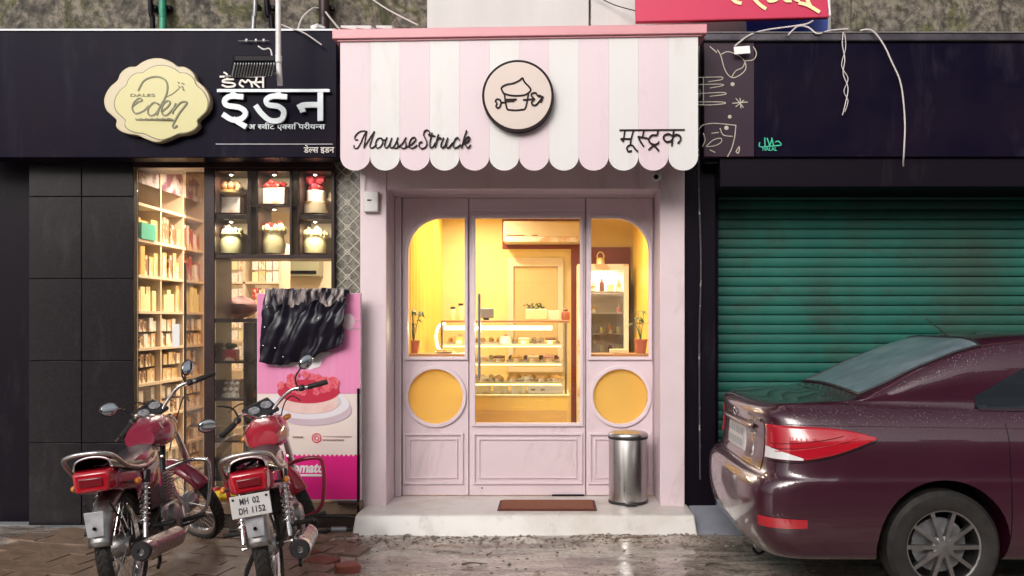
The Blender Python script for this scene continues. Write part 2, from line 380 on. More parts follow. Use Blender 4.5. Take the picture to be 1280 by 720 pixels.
def street_mat():
    m = bpy.data.materials.new('wet_street'); m.use_nodes = True; n = m.node_tree.nodes; L = m.node_tree.links; b = n['Principled BSDF']
    tc = n.new('ShaderNodeTexCoord')
    def no(s, d, dist=0, sx=(1,1,1)):
        mp = n.new('ShaderNodeMapping'); mp.inputs['Scale'].default_value = sx; L.new(tc.outputs['Object'], mp.inputs[0])
        t = n.new('ShaderNodeTexNoise'); t.inputs['Scale'].default_value = s; t.inputs['Detail'].default_value = d; t.inputs['Distortion'].default_value = dist; t.inputs['Roughness'].default_value = .65
        L.new(mp.outputs[0], t.inputs['Vector']); return t
    r = n.new('ShaderNodeValToRGB'); e = r.color_ramp.elements
    e[0].position = .30; e[0].color = (.13,.10,.08,1); e[1].position = .47; e[1].color = (.34,.28,.235,1)
    q = e.new(.58); q.color = (.52,.44,.37,1); q = e.new(.72); q.color = (.37,.31,.26,1)
    L.new(no(2.4, 9, .8, (.7,2.2,1)).outputs['Fac'], r.inputs[0])
    g = n.new('ShaderNodeMapRange'); g.inputs['From Min'].default_value = .35; g.inputs['From Max'].default_value = .65; g.inputs['To Min'].default_value = .55; g.inputs['To Max'].default_value = 1.25
    L.new(no(34, 6).outputs['Fac'], g.inputs['Value'])
    x = n.new('ShaderNodeMix'); x.data_type = 'RGBA'; x.blend_type = 'MULTIPLY'; x.inputs['Factor'].default_value = .9
    L.new(r.outputs[0], x.inputs['A']); L.new(g.outputs[0], x.inputs['B']); L.new(x.outputs['Result'], b.inputs['Base Color'])
    pr = n.new('ShaderNodeMapRange'); pr.inputs['From Min'].default_value = .50; pr.inputs['From Max'].default_value = .66; pr.inputs['To Min'].default_value = .05; pr.inputs['To Max'].default_value = .34
    L.new(no(1.3, 5, .6).outputs['Fac'], pr.inputs['Value']); L.new(pr.outputs[0], b.inputs['Roughness'])
    bm_ = n.new('ShaderNodeMath'); bm_.operation = 'MULTIPLY'; L.new(pr.outputs[0], bm_.inputs[0]); bm_.inputs[1].default_value = 1.3
    u = n.new('ShaderNodeBump'); u.inputs['Distance'].default_value = .012
    L.new(bm_.outputs[0], u.inputs['Strength']); L.new(no(26, 8).outputs['Fac'], u.inputs['Height']); L.new(u.outputs[0], b.inputs['Normal'])
    return m
M['concrete'] = concrete_mat(); M['street'] = street_mat()
def ghz(x, y):
    p = Vector((x*.9, y*.9, 3)); h = noise.fractal(p, 1, 2, 5)*.018 + noise.noise(Vector((x*9, y*9, 1)))*.004
    edge = max(0, 1-abs(y+.52)/.22)
    h += edge*(.022 + .03*max(0, noise.noise(Vector((x*4, y*7, 5))))) * (1 if -1.7 < x < 1.6 else .5)
    return max(h, -.006) + .002*noise.noise(Vector((x*30, y*30, 2)))
def gfn(u, v):
    x = -5.2 + 11*u; y = -4.2 + 4.1*v
    return (x, y, ghz(x, y))
tag(obj('street', MB().grid(gfn, 360, 150), M['street']), kind='structure')
tag(obj('ground', MB().grid(lambda u, v: (-150+300*u, -150+300*v, -.03), 2, 2), M['street'], smooth=False), kind='structure')

# building across the street, seen only in the reflections of glass and paint
far_w = mat('far_wall', (.24,.20,.19), .8, col2=(.18,.15,.14), scale=.6)
far_g = mat('far_window', (.05,.05,.06), .2)
b2 = thing('opposite_building', 'pale three storey building on the opposite side of the street', 'building', (0,-17,0))
obj('wall', MB().box(-14,14,-19,-17,0,6.6), far_w, b2)
wm = MB().box(-.6,.6,-.03,.03,0,1.5).mesh('window', far_g)
for r_ in range(2):
    for c_ in range(9): inst('window', wm, (-12+3*c_, -16.98, 3.6+2.6*r_), b2)
for c_ in range(5): obj('shutter', MB().box(-13+5.5*c_, -9.2+5.5*c_, -17, -16.94, .1, 2.6), far_g, b2)

# ------------------------------------------------------------------ old building above the shops
ob = thing('old_building', 'weathered concrete upper wall with moss above the three shop signs', 'building', (0,.3,2.6))
obj('concrete_wall', MB().box(-6,6,.30,.55,2.75,6.2), M['concrete'], ob)
wp = M['greywall']
p1 = obj('wall_panel', MB().box(X(534,.27), X(736,.27), .262,.30,3.0,6.0), wp, ob, bevel=.004, label='pale grey cladding panel left of the seam')
p2 = obj('wall_panel', MB().box(X(738.5,.27), X(1038,.27), .258,.30,3.0,6.0), wp, ob, bevel=.004, label='pale grey cladding panel right of the seam')
obj('roof_slab', MB().box(-6,6,-.2,4.2,6.2,6.4), M['concrete'], ob)
obj('ledge', MB().box(-4.8,-1.66,-.02,.30,3.62,3.70), M['concrete'], ob, bevel=.01)
# pipes on the wall
def pipe(px, w_, m, label, y=.2, lean=0, bott=40):
    x = X(px, y); r_ = w_/sc(y)/2; z0 = Z(bott, y)
    pts = catmull([(x, y, z0-.05), (x+lean*.3, y+.01, z0+.12), (x+lean, y, z0+.35), (x+lean*1.2, y, 6.1)], 6)
    pp = thing('drain_pipe', label, 'pipe', (x, y, z0-.05))
    obj('tube', MB().tube(pts, r_, 14), m, pp)
    for k in (0,):
        obj('bracket', MB().box(x-r_*1.6+lean*.7, x+r_*1.6+lean*.7, y+r_*.9, y+.09, z0+.19, z0+.22), M['black'], pp)
pipe(203, 9, M['pipegreen'], 'green drain pipe on the mossy wall above the round yellow sign')
pipe(191, 6, M['black'], 'thin black pipe just left of the green drain pipe', lean=-.02)
pipe(316, 6, M['greymetal'], 'grey bent conduit above the floodlight left of the white pole', lean=.02, y=.15)
pipe(341, 7, M['black'], 'black curved hose behind the white pole', lean=-.05, y=.18)
pipe(405, 13, M['dkbrown'], 'thick dark brown pipe on the wall left of the pink awning', y=.18)

# ------------------------------------------------------------------ pink bakery shell
pb = thing('bakery_shop', 'narrow pink shopfront with warm yellow lit interior behind the glass door', 'shop', (0,0,0))
zs = .144
xL0, xL1, xR0, xR1 = X(450), X(483), X(825), X(856)
ztop = 3.5
obj('pillar', MB().box(xL0, xL1, 0, .45, zs-.02, ztop), M['pink'], pb, bevel=.006, label='pink pillar left of the door')
obj('pillar', MB().box(xR0, xR1, 0, .45, zs-.02, ztop), M['pink'], pb, bevel=.006, label='pink pillar right of the door')
zl = Z(236)
obj('lintel', MB().box(xL1, xR0, .012, .45, zl, ztop), M['pink'], pb, bevel=.004)
obj('lintel_joint', MB().box(X(800), X(801.3), .006, .012, zl, ztop), M['pink_trim'], pb)
# step
xs0, xs1 = X(445,-.315), X(869,-.36)
stp = tag(obj('marble_step', MB().hexa([(xs0-.02,-.39,-.02),(xs1+.02,-.39,-.02),(xs1,.5,-.02),(xs0,.5,-.02),(xs0,-.325,zs),(xs1,-.325,zs),(xs1,.5,zs),(xs0,.5,zs)]), M['slab'], bevel=.012), kind='structure')
# door frame surround at y .38
yd = .38
d0, d1 = X(495,yd), X(822,yd)
zdt = Z(240,yd)
ds = obj('door_surround', MB().box(xL1+.002, xR0-.002, yd-.02, yd+.04, Z(247,yd), zdt+.25), M['pink_trim'], pb, bevel=.004)
obj('stile', MB().box(xL1+.002, X(502,yd), yd-.02, yd+.04, zs+.001, Z(247,yd)-.001), M['pink_trim'], ds, bevel=.004)
obj('stile', MB().box(X(817,yd), xR0-.002, yd-.02, yd+.04, zs+.001, Z(247,yd)-.001), M['pink_trim'], ds, bevel=.004)
# interior room
iy0, iy1, ix0, ix1, iz = .46, 2.75, -1.16, .86, 2.78
room = MB()
obj('back_wall', MB().box(ix0-.1, ix1+.1, iy1, iy1+.1, zs, iz), M['yellowwall'], pb)
obj('side_wall', MB().box(ix0-.08, ix0, iy0, iy1, zs, iz), M['yellowwall'], pb, label='yellow inner wall on the left')
obj('side_wall', MB().box(ix1, ix1+.08, iy0, iy1, zs, iz), M['yellowwall'], pb, label='yellow inner wall on the right')
obj('ceiling', MB().box(ix0-.1, ix1+.1, iy0, iy1, iz, iz+.06), M['cream'], pb)
obj('inner_floor', MB().box(ix0-.1, ix1+.1, .5, iy1, zs-.05, zs+.004), M['floor'], pb)
obj('roof_slab', MB().box(xL0, xR1, .3, 3.0, iz+.07, iz+.2), M['concrete'], pb)
obj('outer_side_wall', MB().box(xL0+.001, ix0-.081, .45, 3.0, zs, ztop), M['cream'], pb)
obj('outer_side_wall', MB().box(ix1+.081, xR1-.001, .45, 3.0, zs, ztop), M['cream'], pb)
# slim vertical ribs on the yellow side panels
rib = MB().box(0,.012,-.018,.018,zs+.01,iz-.01)
rm = rib.mesh('wall_rib', M['yellowpanel'])
for k in range(26):
    y = iy0+.08+k*.085
    if y < iy1-.05:
        inst('wall_rib', rm, (ix1-.012, y, 0), pb); inst('wall_rib', rm, (ix0, y, 0), pb)
# doorway panel behind the fridge, cream framed sheet painting the opposite building's reflection
obj('inner_doorway', MB().box(X(714,2.72), X(788,2.72), iy1-.03, iy1-.002, zs+.01, Z(309,2.72)), M['redbrown'], pb)
pf = obj('wall_reflection_frame', fill2d([[(X(634,2.7),1.0),(X(704,2.7),1.0),(X(704,2.7),Z(322,2.7)),(X(634,2.7),Z(322,2.7))], [(X(642,2.7),1.05),(X(697,2.7),1.05),(X(697,2.7),Z(333,2.7)),(X(642,2.7),Z(333,2.7))]], iy1-.045, iy1-.002, .004), M['cream'], pb)
obj('panel', MB().box(X(642.2,2.7), X(696.8,2.7), iy1-.018, iy1-.002, 1.05, Z(333.2,2.7)), mat('ochre_reflection', (.62,.45,.22), .5), pf)  # flat ochre fill of the painted reflection
# ceiling lamps with their light
for i, (lx, ly) in enumerate(((-.65,.95),(.45,.95),(-.75,2.0))):
    cl = thing('ceiling_light', ['round warm downlight in the bakery ceiling near the left window','round warm downlight in the bakery ceiling near the right window','round warm downlight in the bakery ceiling over the display counter'][i], 'ceiling light', (lx,ly,iz-.03))
    obj('rim', MB().lathe([(.075,.03),(.075,0),(.06,0),(.06,.02)], (lx,ly,iz-.03)), M['white'], cl)
    obj('lamp', MB().lathe([(.0,.012),(.058,.012)], (lx,ly,iz-.03)), M['bulb'], cl)
    ld = bpy.data.lights.new('downlight', 'AREA'); ld.shape = 'DISK'; ld.size = .12; ld.energy = 30; ld.color = (1,.85,.56); ld.spread = R(160)
    lo_ = bpy.data.objects.new('downlight', ld); C.objects.link(lo_); lo_.parent = cl; lo_.location = (0,0,-.012)

# ---- glazed front: three leaves
def leaf(name, label, x0, x1, holes, mould, parent=pb):
    z0, z1 = zs+.006, Z(247.5,yd)
    o = obj(name, fill2d([[(x0,z0),(x1,z0),(x1,z1),(x0,z1)]]+holes, yd+.005, yd+.045, .003), M['pink'], parent, label=label)
    for kind, out_, inn, yy in mould:
        obj(kind, fill2d([out_, inn], yd-.012-yy, yd+.006, .003), M['pink_trim'], o)
    return o
def P(px): return X(px, yd)
def Q(py): return Z(py, yd)
def grow(x0, x1, z0, z1, g, rad):
    return rrect(x0-g, x1+g, z0-g, z1+g, [r_+g if r_ > 0 else 0 for r_ in rad])
g_ = .024
# left fixed panel
wl = (P(510), P(581), Q(446), Q(273))
rl = (0,0,0,.27)
wr = (P(739), P(811), Q(446), Q(273))
rr_ = (0,0,.27,0)
cw = (P(594), P(725), Q(529), Q(273))
def rect(x0, x1, z0, z1): return [(x0,z0),(x1,z0),(x1,z1),(x0,z1)]
def panel_mould(px0, px1, py0, py1):
    a = (P(px0), P(px1), Q(py1), Q(py0))
    return [('panel_moulding', rect(*a), rect(a[0]+.018,a[1]-.018,a[2]+.018,a[3]-.018), 0.004),
            ('panel_moulding', rect(a[0]+.045,a[1]-.045,a[2]+.045,a[3]-.045), rect(a[0]+.056,a[1]-.056,a[2]+.056,a[3]-.056), -.002)]
cL, cR, cr = (P(544.5), Q(495.5)), (P(775.5), Q(495.5)), 34.5/sc(yd)
lp = leaf('fixed_panel', 'left glazed pink panel with arched window over a round one', P(503), P(585.5), [rrect(*wl, rl), circ(*cL, cr)],
     [('window_moulding', grow(*wl, g_, rl), grow(*wl, 0, rl), .006), ('round_moulding', circ(*cL, cr+.026), circ(*cL, cr-.002), .006)] + panel_mould(504.5,579,541,605))
rp = leaf('fixed_panel', 'right glazed pink panel with arched window over a round one', P(732.8), P(816), [rrect(*wr, rr_), circ(*cR, cr)],
     [('window_moulding', grow(*wr, g_, rr_), grow(*wr, 0, rr_), .006), ('round_moulding', circ(*cR, cr+.026), circ(*cR, cr-.002), .006)] + panel_mould(736,813,541,605))
dl = leaf('door', 'pink door leaf with one tall pane over a low panel', P(586.7), P(731.6), [rect(*cw)],
     [('window_moulding', grow(*cw, g_, (0,0,0,0)), grow(*cw, 0, (0,0,0,0)), .006)] + panel_mould(591,728,541,605))
for px_j in (586, 732): obj('mullion', MB().box(P(px_j)-.02, P(px_j)+.02, yd+.046, yd+.09, zs+.006, iz-.1), M['pink_trim'], pb)
for px_j in (499, 820): obj('jamb', MB().box(P(px_j)-.03, P(px_j)+.03, yd+.046, yd+.075, zs+.006, iz-.1), M['pink_trim'], pb)
obj('head_jamb', MB().box(P(495), P(825), yd+.062, yd+.09, Q(256), iz), M['pink_trim'], pb)
obj('rail', MB().box(P(588), P(730), yd-.012, yd+.005, Q(264), Q(261.5)), M['pink_trim'], dl)
for o_, a in ((lp, rrect(*grow_) if False else grow(*wl, .004, rl)), (rp, grow(*wr, .004, rr_)), (dl, rect(cw[0]-.004,cw[1]+.004,cw[2]-.004,cw[3]+.004))):
    obj('pane', fill2d([a], yd+.022, yd+.028), M['glass'], o_, smooth=False)
for o_, c_ in ((lp, cL), (rp, cR)):
    obj('round_pane', fill2d([circ(*c_, cr+.004)], yd+.022, yd+.028), M['frost'], o_, smooth=False)
# long vertical handle
hx = X(599, yd-.06)
hd = obj('handle', MB().tube([(hx, yd-.06, Z(474,.3)), (hx, yd-.06, Z(367,.3))], .011, 12), M['steel'], dl)
for z in (Z(460,.3), Z(380,.3)): obj('standoff', MB().cyl((hx, yd-.06, z), (hx, yd+.006, z), .007), M['steel'], hd)
obj('keyhole', MB().lathe([(.006,0),(.006,.008),(0,.008)], (P(602.5), yd-.003, Q(610)), 12, 'y'), M['black'], dl)
obj('bottom_seal', MB().box(P(690), P(730), yd-.016, yd-.001, zs+.003, zs+.014), M['black'], dl)

# ------------------------------------------------------------------ awning
aw = thing('awning', 'pink and white striped awning with scalloped edge over the bakery', 'awning', (0,-.58,2.6))
ya_b, ya_t = -.58, -.56
ax0, ax1 = X(425.5,-.58), X(872.5,-.58)
sw = (ax1-ax0)/12
za_s, za_t = Z(196,-.58), Z(44,-.56)
rr = sw/2
for k in range(12):
    c0 = ax0 + k*sw
    poly = [(.0004, za_t), (.0004, za_s)] + [(rr - (rr-.0004)*math.cos(PI*i/16), za_s - rr*math.sin(PI*i/16)*.93) for i in range(1,16)] + [(sw-.0004, za_s), (sw-.0004, za_t)]
    m_ = MB().prism([(c0+p[0], p[1]) for p in poly], -.585, -.573)
    obj('awning_stripe', m_, M['st_pink'] if k % 2 == 0 else M['st_white'], aw, smooth=False, label=('pink' if k % 2 == 0 else 'white')+' awning stripe with a rounded end')
obj('backing', MB().box(ax0+.004, ax1-.004, -.570, -.55, za_s+.0, za_t), M['st_white'], aw)
for s_, x in ((1, ax0+.004), (-1, ax1-.004)):
    obj('side_panel', MB().box(min(x, x+s_*.012), max(x, x+s_*.012), -.549, -.002, za_s, za_t), M['st_white'] if s_ < 0 else M['st_pink'], aw)
cx0, cx1 = X(415,-.62), X(884,-.62)
tilt = .035   # the cap sits a little higher at the right
cap = MB().hexa([(cx0,-.62,Z(48.5,-.62)),(cx1,-.62,Z(41.5,-.62)),(cx1,.25,Z(41.5,-.62)+.02),(cx0,.25,Z(48.5,-.62)+.02),
                 (cx0,-.62,Z(36.5,-.62)),(cx1,-.62,Z(29.5,-.62)),(cx1,.25,Z(29.5,-.62)+.05),(cx0,.25,Z(36.5,-.62)+.05)])
obj('cap', cap, M['cap_pink'], aw, bevel=.006)
obj('cap_lip', MB().hexa([(cx0+.03,-.60,Z(50.5,-.62)),(cx1-.03,-.60,Z(43.5,-.62)),(cx1-.03,-.54,Z(43.5,-.62)),(cx0+.03,-.54,Z(50.5,-.62)),
                 (cx0+.03,-.60,Z(48.8,-.62)),(cx1-.03,-.60,Z(41.8,-.62)),(cx1-.03,-.54,Z(41.8,-.62)),(cx0+.03,-.54,Z(48.8,-.62))]), M['cap_pink'], aw)
# lettering on the awning
def strokes(data, k, ox, oy, wd, y, th=.007, cy=None):
    m = MB()
    for si_, st in enumerate(data):
        yk_ = si_*.0005
        pts = [(X(ox+a/k, y), Z(oy+b/k, y)) for a, b in st]
        m.ribbon(pts, wd/k/sc(y), y-th-yk_, y, smooth=len(st) > 2)
    return m
yl = -.586
script = [[(60,215),(62,238),(82,246),(104,232),(130,185),(160,115),(186,76)],[(188,76),(145,70),(100,90),(70,130),(74,158),(96,158)],[(188,78),(172,160),(160,240)],[(160,240),(205,165),(264,76)],[(264,76),(236,165),(220,215),(228,240),(252,236),(285,205)],
 [(322,140),(292,155),(276,200),(286,238),(314,236),(342,205),(350,165),(334,140),(342,160),(375,160),(388,140)],[(390,138),(374,180),(368,222),(382,240),(408,218),(438,145)],[(438,142),(422,200),(426,236),(446,236),(478,195),(500,138)],
 [(500,138),(492,165),(500,200),(496,235),(468,243),(452,228)],[(496,235),(520,220),(548,190),(580,138)],[(580,138),(570,165),(582,200),(574,238),(544,243),(528,228)],[(574,238),(600,225),(640,200),(672,168),(678,145),(658,135),(630,155),(612,200),(622,238),(655,240),(690,212)],
 [(806,112),(820,88),(795,62),(766,75),(758,112),(776,150),(790,195),(776,232),(742,247),(712,228),(716,190),(742,180)],[(842,92),(832,130),(818,195),(824,236),(850,228),(872,190)],[(806,112),(870,122)],
 [(905,108),(890,150),(874,232)],[(880,205),(895,160),(922,138),(932,148)],[(955,140),(936,190),(930,228),(946,240),(968,220),(998,145)],[(998,142),(984,200),(988,236),(1010,236),(1045,190)],
 [(1112,158),(1098,138),(1072,155),(1052,205),(1062,238),(1092,236),(1126,208)],[(1186,68),(1162,140),(1136,240)],[(1148,200),(1176,155),(1206,130),(1218,148),(1195,180),(1160,192)],[(1165,190),(1182,225),(1198,240),(1226,212)]]
lt = obj('lettering', strokes(script, 8, 435, 155, 11, yl), M['ink'], aw, label='dark cursive lettering MousseStruck')
hindi = [[(125,165),(1155,158)],[(205,170),(188,280),(180,340)],[(140,302),(162,322),(180,345)],[(150,302),(300,305)],[(342,165),(306,300),(290,400)],[(292,400),(252,420),(236,460),(262,505),(312,494)],[(292,402),(330,412),(362,455),(405,505)],
 [(512,165),(492,250),(500,285)],[(415,270),(500,282),(575,300)],[(425,285),(462,360),(502,420)],[(736,165),(715,240),(640,246),(588,300),(602,360),(660,394),(720,384),(748,352)],[(588,475),(665,402)],[(665,402),(742,490)],
 [(988,162),(968,290),(956,408)],[(975,262),(900,226),(835,248),(824,300),(868,350),(932,338),(972,290)],[(975,264),(1030,236),(1085,262),(1095,312),(1056,370)]]
obj('lettering', strokes(hindi, 12.8, 765, 150, 25, yl), M['ink'], aw, label='dark Hindi lettering on the right of the awning')
# round sign
yg = -.66
rs = thing('round_sign', 'round beige sign with dark rim and a cupcake pierced by an arrow', 'sign', (X(647,yg), -.586, Z(167,yg)))
cx, cz = X(647.3,-.66), Z(119.3,-.66); rad = 45/sc(-.66)
obj('disc', MB().lathe([(rad-.001,0),(rad,.004),(rad,.06),(rad-.004,.066),(0,.066)], (cx,-.652,cz), 72, 'y'), M['ink'], rs)
obj('face', MB().lathe([(0,0),(rad*.93,0),(rad*.93,.006)], (cx,-.656,cz), 72, 'y'), M['disc'], rs)
logo = [[(243,322),(254,400),(268,455),(300,463),(340,466),(385,462),(422,450),(440,380),(450,322)],[(236,322),(290,337),(350,342),(420,334),(462,306),(468,285),(452,262),(425,235),(408,210),(398,190),(370,212),(320,235),(262,246),(222,268),(220,290),(238,322)],
 [(252,400),(216,400)],[(216,400),(206,378),(180,372),(167,390),(180,410),(172,432),(188,447),(206,434),(216,400)],[(408,378),(496,370)],[(500,370),(476,342),(482,322),(510,318),(534,345),(570,352)],[(500,372),(478,398),(486,420),(512,422),(536,398),(572,354)],[(540,338),(574,354)],[(574,354),(556,396)],[(262,375),(345,373)],[(262,388),(325,385)],[(395,255),(398,232),(398,200)]][:11]
obj('cupcake_emblem', strokes(logo, 6.857, 595, 70, 15, -.656, .004), M['ink'], rs)

# small fittings on the front
cv = thing('security_camera', 'small white bullet camera under the awning at the right pillar', 'security camera', (X(822,-.05), 0, Z(218,-.05)))
px_, pz_ = X(821,-.1), Z(221,-.1)
obj('housing', MB().tube([(px_-.012,-.16,pz_-.01),(px_-.005,-.12,pz_-.005),(px_+.02,.0,pz_+.015)], [.03,.034,.034], 18), M['white'], cv)
obj('lens', MB().tube([(px_-.0135,-.168,pz_-.0105),(px_-.012,-.161,pz_-.01)], [.018,.018], 16), M['black'], cv)
obj('bracket', MB().box(px_-.02,px_+.05,-.03,.011,pz_+.02,pz_+.07), M['white'], cv, bevel=.006)
mb_ = thing('switch_box', 'small white electrical box on top of the left pink pillar', 'electrical box', (X(463,-.04),0,Z(265)))
obj('casing', MB().box(X(454,-.04), X(473,-.04), -.045, -.001, Z(265,-.04), Z(239,-.04)), M['white'], mb_, bevel=.008)
obj('indicator', MB().box(X(459,-.05), X(464,-.05), -.049, -.045, Z(251,-.04), Z(249.5,-.04)), M['black'], mb_)
obj('cable', MB().tube(catmull([(X(456,-.03),-.02,Z(239,-.04)),(X(455,-.03),-.02,Z(230)),(X(458,-.03),-.01,Z(215))],5), .004, 6), M['white'], mb_)

# ------------------------------------------------------------------ right shop: dark board, green shutter
gs = thing('shutter_shop', 'closed dark shop with a green rolling shutter right of the bakery', 'shop', (1.5,0,0))
xe = 4.1      # right end of the opening
obj('pier', MB().box(xR1+.004, X(893,.1), .05, .6, .12, 3.7), M['black'], gs, bevel=.005, label='black pier between the bakery and the shutter')
obj('pier', MB().box(xe, 5.2, -.05, .6, 0, 3.7), M['black'], gs, bevel=.005, label='black pier at the far right')
obj('side_wall', MB().box(5.2,5.3,-.05,3,0,6.2), M['concrete'], gs)
ysh = .38
shut = obj('rolling_shutter', MB().box(X(893,.38), xe, ysh+.03, ysh+.04, .14, 2.62), M['black'], gs)
def shutter_mat():
    m = mat('green_shutter_paint', (.011,.095,.072), .45, col2=(.016,.12,.088), scale=3, rvar=.15, spec=.3, dirt=((.03,.05,.04), 3, .5, .6, (1,1,2)))
    n = m.node_tree.nodes; L = m.node_tree.links; b = n['Principled BSDF']
    oi = n.new('ShaderNodeNewGeometry'); t = n.new('ShaderNodeTexNoise'); t.inputs['Scale'].default_value = 1.1; t.inputs['Detail'].default_value = 5
    mp = n.new('ShaderNodeMapping'); mp.inputs['Scale'].default_value = (1.2,1,.55); mp.inputs['Location'].default_value = (.3,0,.9); L.new(oi.outputs['Position'], mp.inputs[0]); L.new(mp.outputs[0], t.inputs['Vector'])
    r = n.new('ShaderNodeMapRange'); r.inputs['From Min'].default_value = .5; r.inputs['From Max'].default_value = .72; r.inputs['To Max'].default_value = .6
    L.new(t.outputs['Fac'], r.inputs['Value'])
    x = n.new('ShaderNodeMix'); x.data_type = 'RGBA'; old = b.inputs['Base Color'].links[0].from_socket
    L.new(r.outputs[0], x.inputs['Factor']); L.new(old, x.inputs['A']); x.inputs['B'].default_value = (.035,.035,.026,1); L.new(x.outputs['Result'], b.inputs['Base Color'])
    return m
M['shutter'] = shutter_mat()
sp = .0765; sx0, sx1 = X(895,.38), xe
prof = [(0,.0),(-.008,.003),(-.014,.014),(-.0155,.036),(-.014,.058),(-.009,.0705),(0,.0725)]
sm = MB()
L_ = sx1-sx0
vs = [(0,p[0],p[1]) for p in prof] + [(L_,p[0],p[1]) for p in prof]
sm.add(vs, [(i, i+1, len(prof)+i+1, len(prof)+i) for i in range(len(prof)-1)] + [tuple(range(len(prof)-1,-1,-1)), tuple(range(len(prof),2*len(prof)))])
sme = sm.mesh('slat', M['shutter'])
rgs = random.Random(8)
for k in range(31): inst('slat', sme, (sx0, ysh+.029+rgs.uniform(-.0015,.001), .215+k*sp), shut, rot=(rgs.uniform(-.03,.03), rgs.uniform(-.0006,.0006), rgs.uniform(-.0006,.0004)))
obj('bottom_rail', MB().box(sx0, sx1, ysh-.015, ysh+.028, .142, .212), M['shutter'], shut, bevel=.004)
obj('guide_rail', MB().box(X(893,.33), X(897,.33), .30, ysh+.03, .13, 2.62), M['black'], gs)
obj('guide_rail', MB().box(xe-.03, xe+.03, .30, ysh+.03, .13, 2.62), M['black'], gs)
obj('shutter_box', MB().box(X(893,.05), xe+.05, -.17, .6, Z(238,.0), Z(190,.0)), M['black'], gs, bevel=.01)
obj('upper_fascia', MB().box(X(880,-.1), 5.2, -.12, .3, Z(205,-.1), Z(46,-.1)), M['black'], gs)
obj('tag_plate', MB().box(X(899,-.02), X(914,-.02), -.012, -.001, Z(229,-.0), Z(224.5,0)), M['greymetal'], gs)
tag(obj('stone_step', MB().hexa([(xs1+.012,-.42,-.03),(X(932,-.42),-.42,-.03),(X(932,-.42),.7,-.03),(xs1+.012,.7,-.03),(xs1+.012,-.06,.135),(X(932,-.42),-.06,.135),(X(932,-.42),.7,.135),(xs1+.012,.7,.135)]), M['grey_slab'], bevel=.008), kind='structure')
tag(obj('shop_threshold', MB().box(X(932,-.42)+.002, 5.2, .24, .7, -.03, .135), M['grey_slab'], bevel=.008), kind='structure')
# cable on the pier
cbl = MB().tube(catmull([(X(874,.0),.03,Z(46)),(X(876,0),.03,Z(120)),(X(874,0),.03,Z(210)),(X(877,0),.03,Z(330)),(X(875,0),.03,Z(430)),(X(876,0),.03,Z(600))],8), .007, 8)
obj('pier_cable', cbl, mat('grubby_cable', (.06,.055,.06), .3, col2=(.5,.48,.48), scale=9, lo=.56, hi=.6), label='grubby cable running down the black pier beside the pink pillar', cat='cable')

# right sign board with the chalk drawings
yb = -.2
sb = thing('restaurant_sign', 'black shop sign board with white food drawings and a green halal mark', 'sign', (X(1000,yb), yb, Z(195,yb)))
bz0, bz1 = Z(196,yb), Z(53,yb)
obj('board', MB().box(X(943.5,yb), 4.6, yb, yb+.08, bz0, bz1), M['board'], sb, bevel=.004)
obj('board', MB().box(X(880,yb), X(943,yb), yb-.002, yb+.08, bz0, bz1), mat('purple_brown_panel', (.030,.014,.026), .35, col2=(.04,.02,.032), scale=2, spec=.25), sb, bevel=.004, label='purplish end panel of the sign board')
obj('top_trim', MB().box(X(879,yb), 4.6, yb-.03, yb+.12, Z(53,yb)+.002, Z(42,yb)), mat('dark_trim', (.035,.03,.04), .3, .5, col2=(.10,.09,.10), scale=5), sb, bevel=.01)
obj('trim_edge', MB().tube([(X(880,yb),yb-.035,Z(42.5,yb)),(4.6,yb-.035,Z(42.5,yb))], .006, 8), M['steel'], sb)
def chalk(data): return strokes(data, 4.8, 875, 50, 5, yb-.003, .002)
chalkm = mat('chalk_white', (.55,.50,.42), .7, col2=(.40,.36,.28), scale=30)
obj('drawing', chalk([[(105,60),(125,95),(150,180),(190,225),(240,210),(275,170),(262,120),(215,85),(165,70),(130,85)],[(190,222),(215,185),(255,165),(270,130)],[(270,125),(320,118),(338,80),(320,40)],[(60,40),(100,75)]]), chalkm, sb, label='white outline drawing of a chicken leg')
obj('drawing', chalk([[(-10,225),(120,222),(136,230),(120,240),(50,250)],[(-10,268),(120,265),(136,274),(60,288)],[(-10,322),(130,315),(152,326),(60,338)],[(-10,372),(130,372),(146,382),(50,390),(-10,388)],[(20,225),(20,390)]]), chalkm, sb, label='white outline drawing of stacked utensils')
obj('drawing', chalk([[(-10,540),(20,510),(90,500),(215,512)],[(215,512),(208,580),(190,650),(165,700)],[(120,530),(140,570),(195,578)],[(35,640),(80,600),(125,590),(125,615),(85,635),(35,640)],[(20,560),(30,600),(15,640)],[(70,560),(110,555)],[(60,660),(90,675)],[(215,670),(235,640),(230,680),(215,670)]]), chalkm, sb, label='white outline drawing of a fish')
bl = MB()
for a, b, r_ in ((195,266,12),(178,461,11),(158,528,13)): bl.lathe([(r_/4.8/sc(yb),0),(0,-.001)], (X(875+a/4.8,yb), yb-.005, Z(50+b/4.8,yb)), 16, 'y')
obj('dots', bl, chalkm, sb)
obj('drawing', chalk([[(195,380),(285,372)],[(215,350),(260,405)],[(240,350),(245,408)],[(262,362),(215,400)]]), chalkm, sb, label='small white leaf drawing')
grn = mat('green_letter', (.03,.45,.28), .5)
obj('halal_lettering', text_mb('حلال'[::1], X(949,yb), X(976,yb), Z(185,yb), yb-.005, yb, height=None), grn, sb, label='green Arabic halal mark') if False else None
ar = [[(475,585),(448,592)],[(440,612),(452,604),(484,628),(462,642),(440,640)],[(440,640),(428,640),(414,634),(408,590)],[(428,596),(414,634),(404,638),(396,612),(388,586)],[(404,638),(386,636),(378,588)],[(386,638),(372,648),(354,636),(356,622)]]
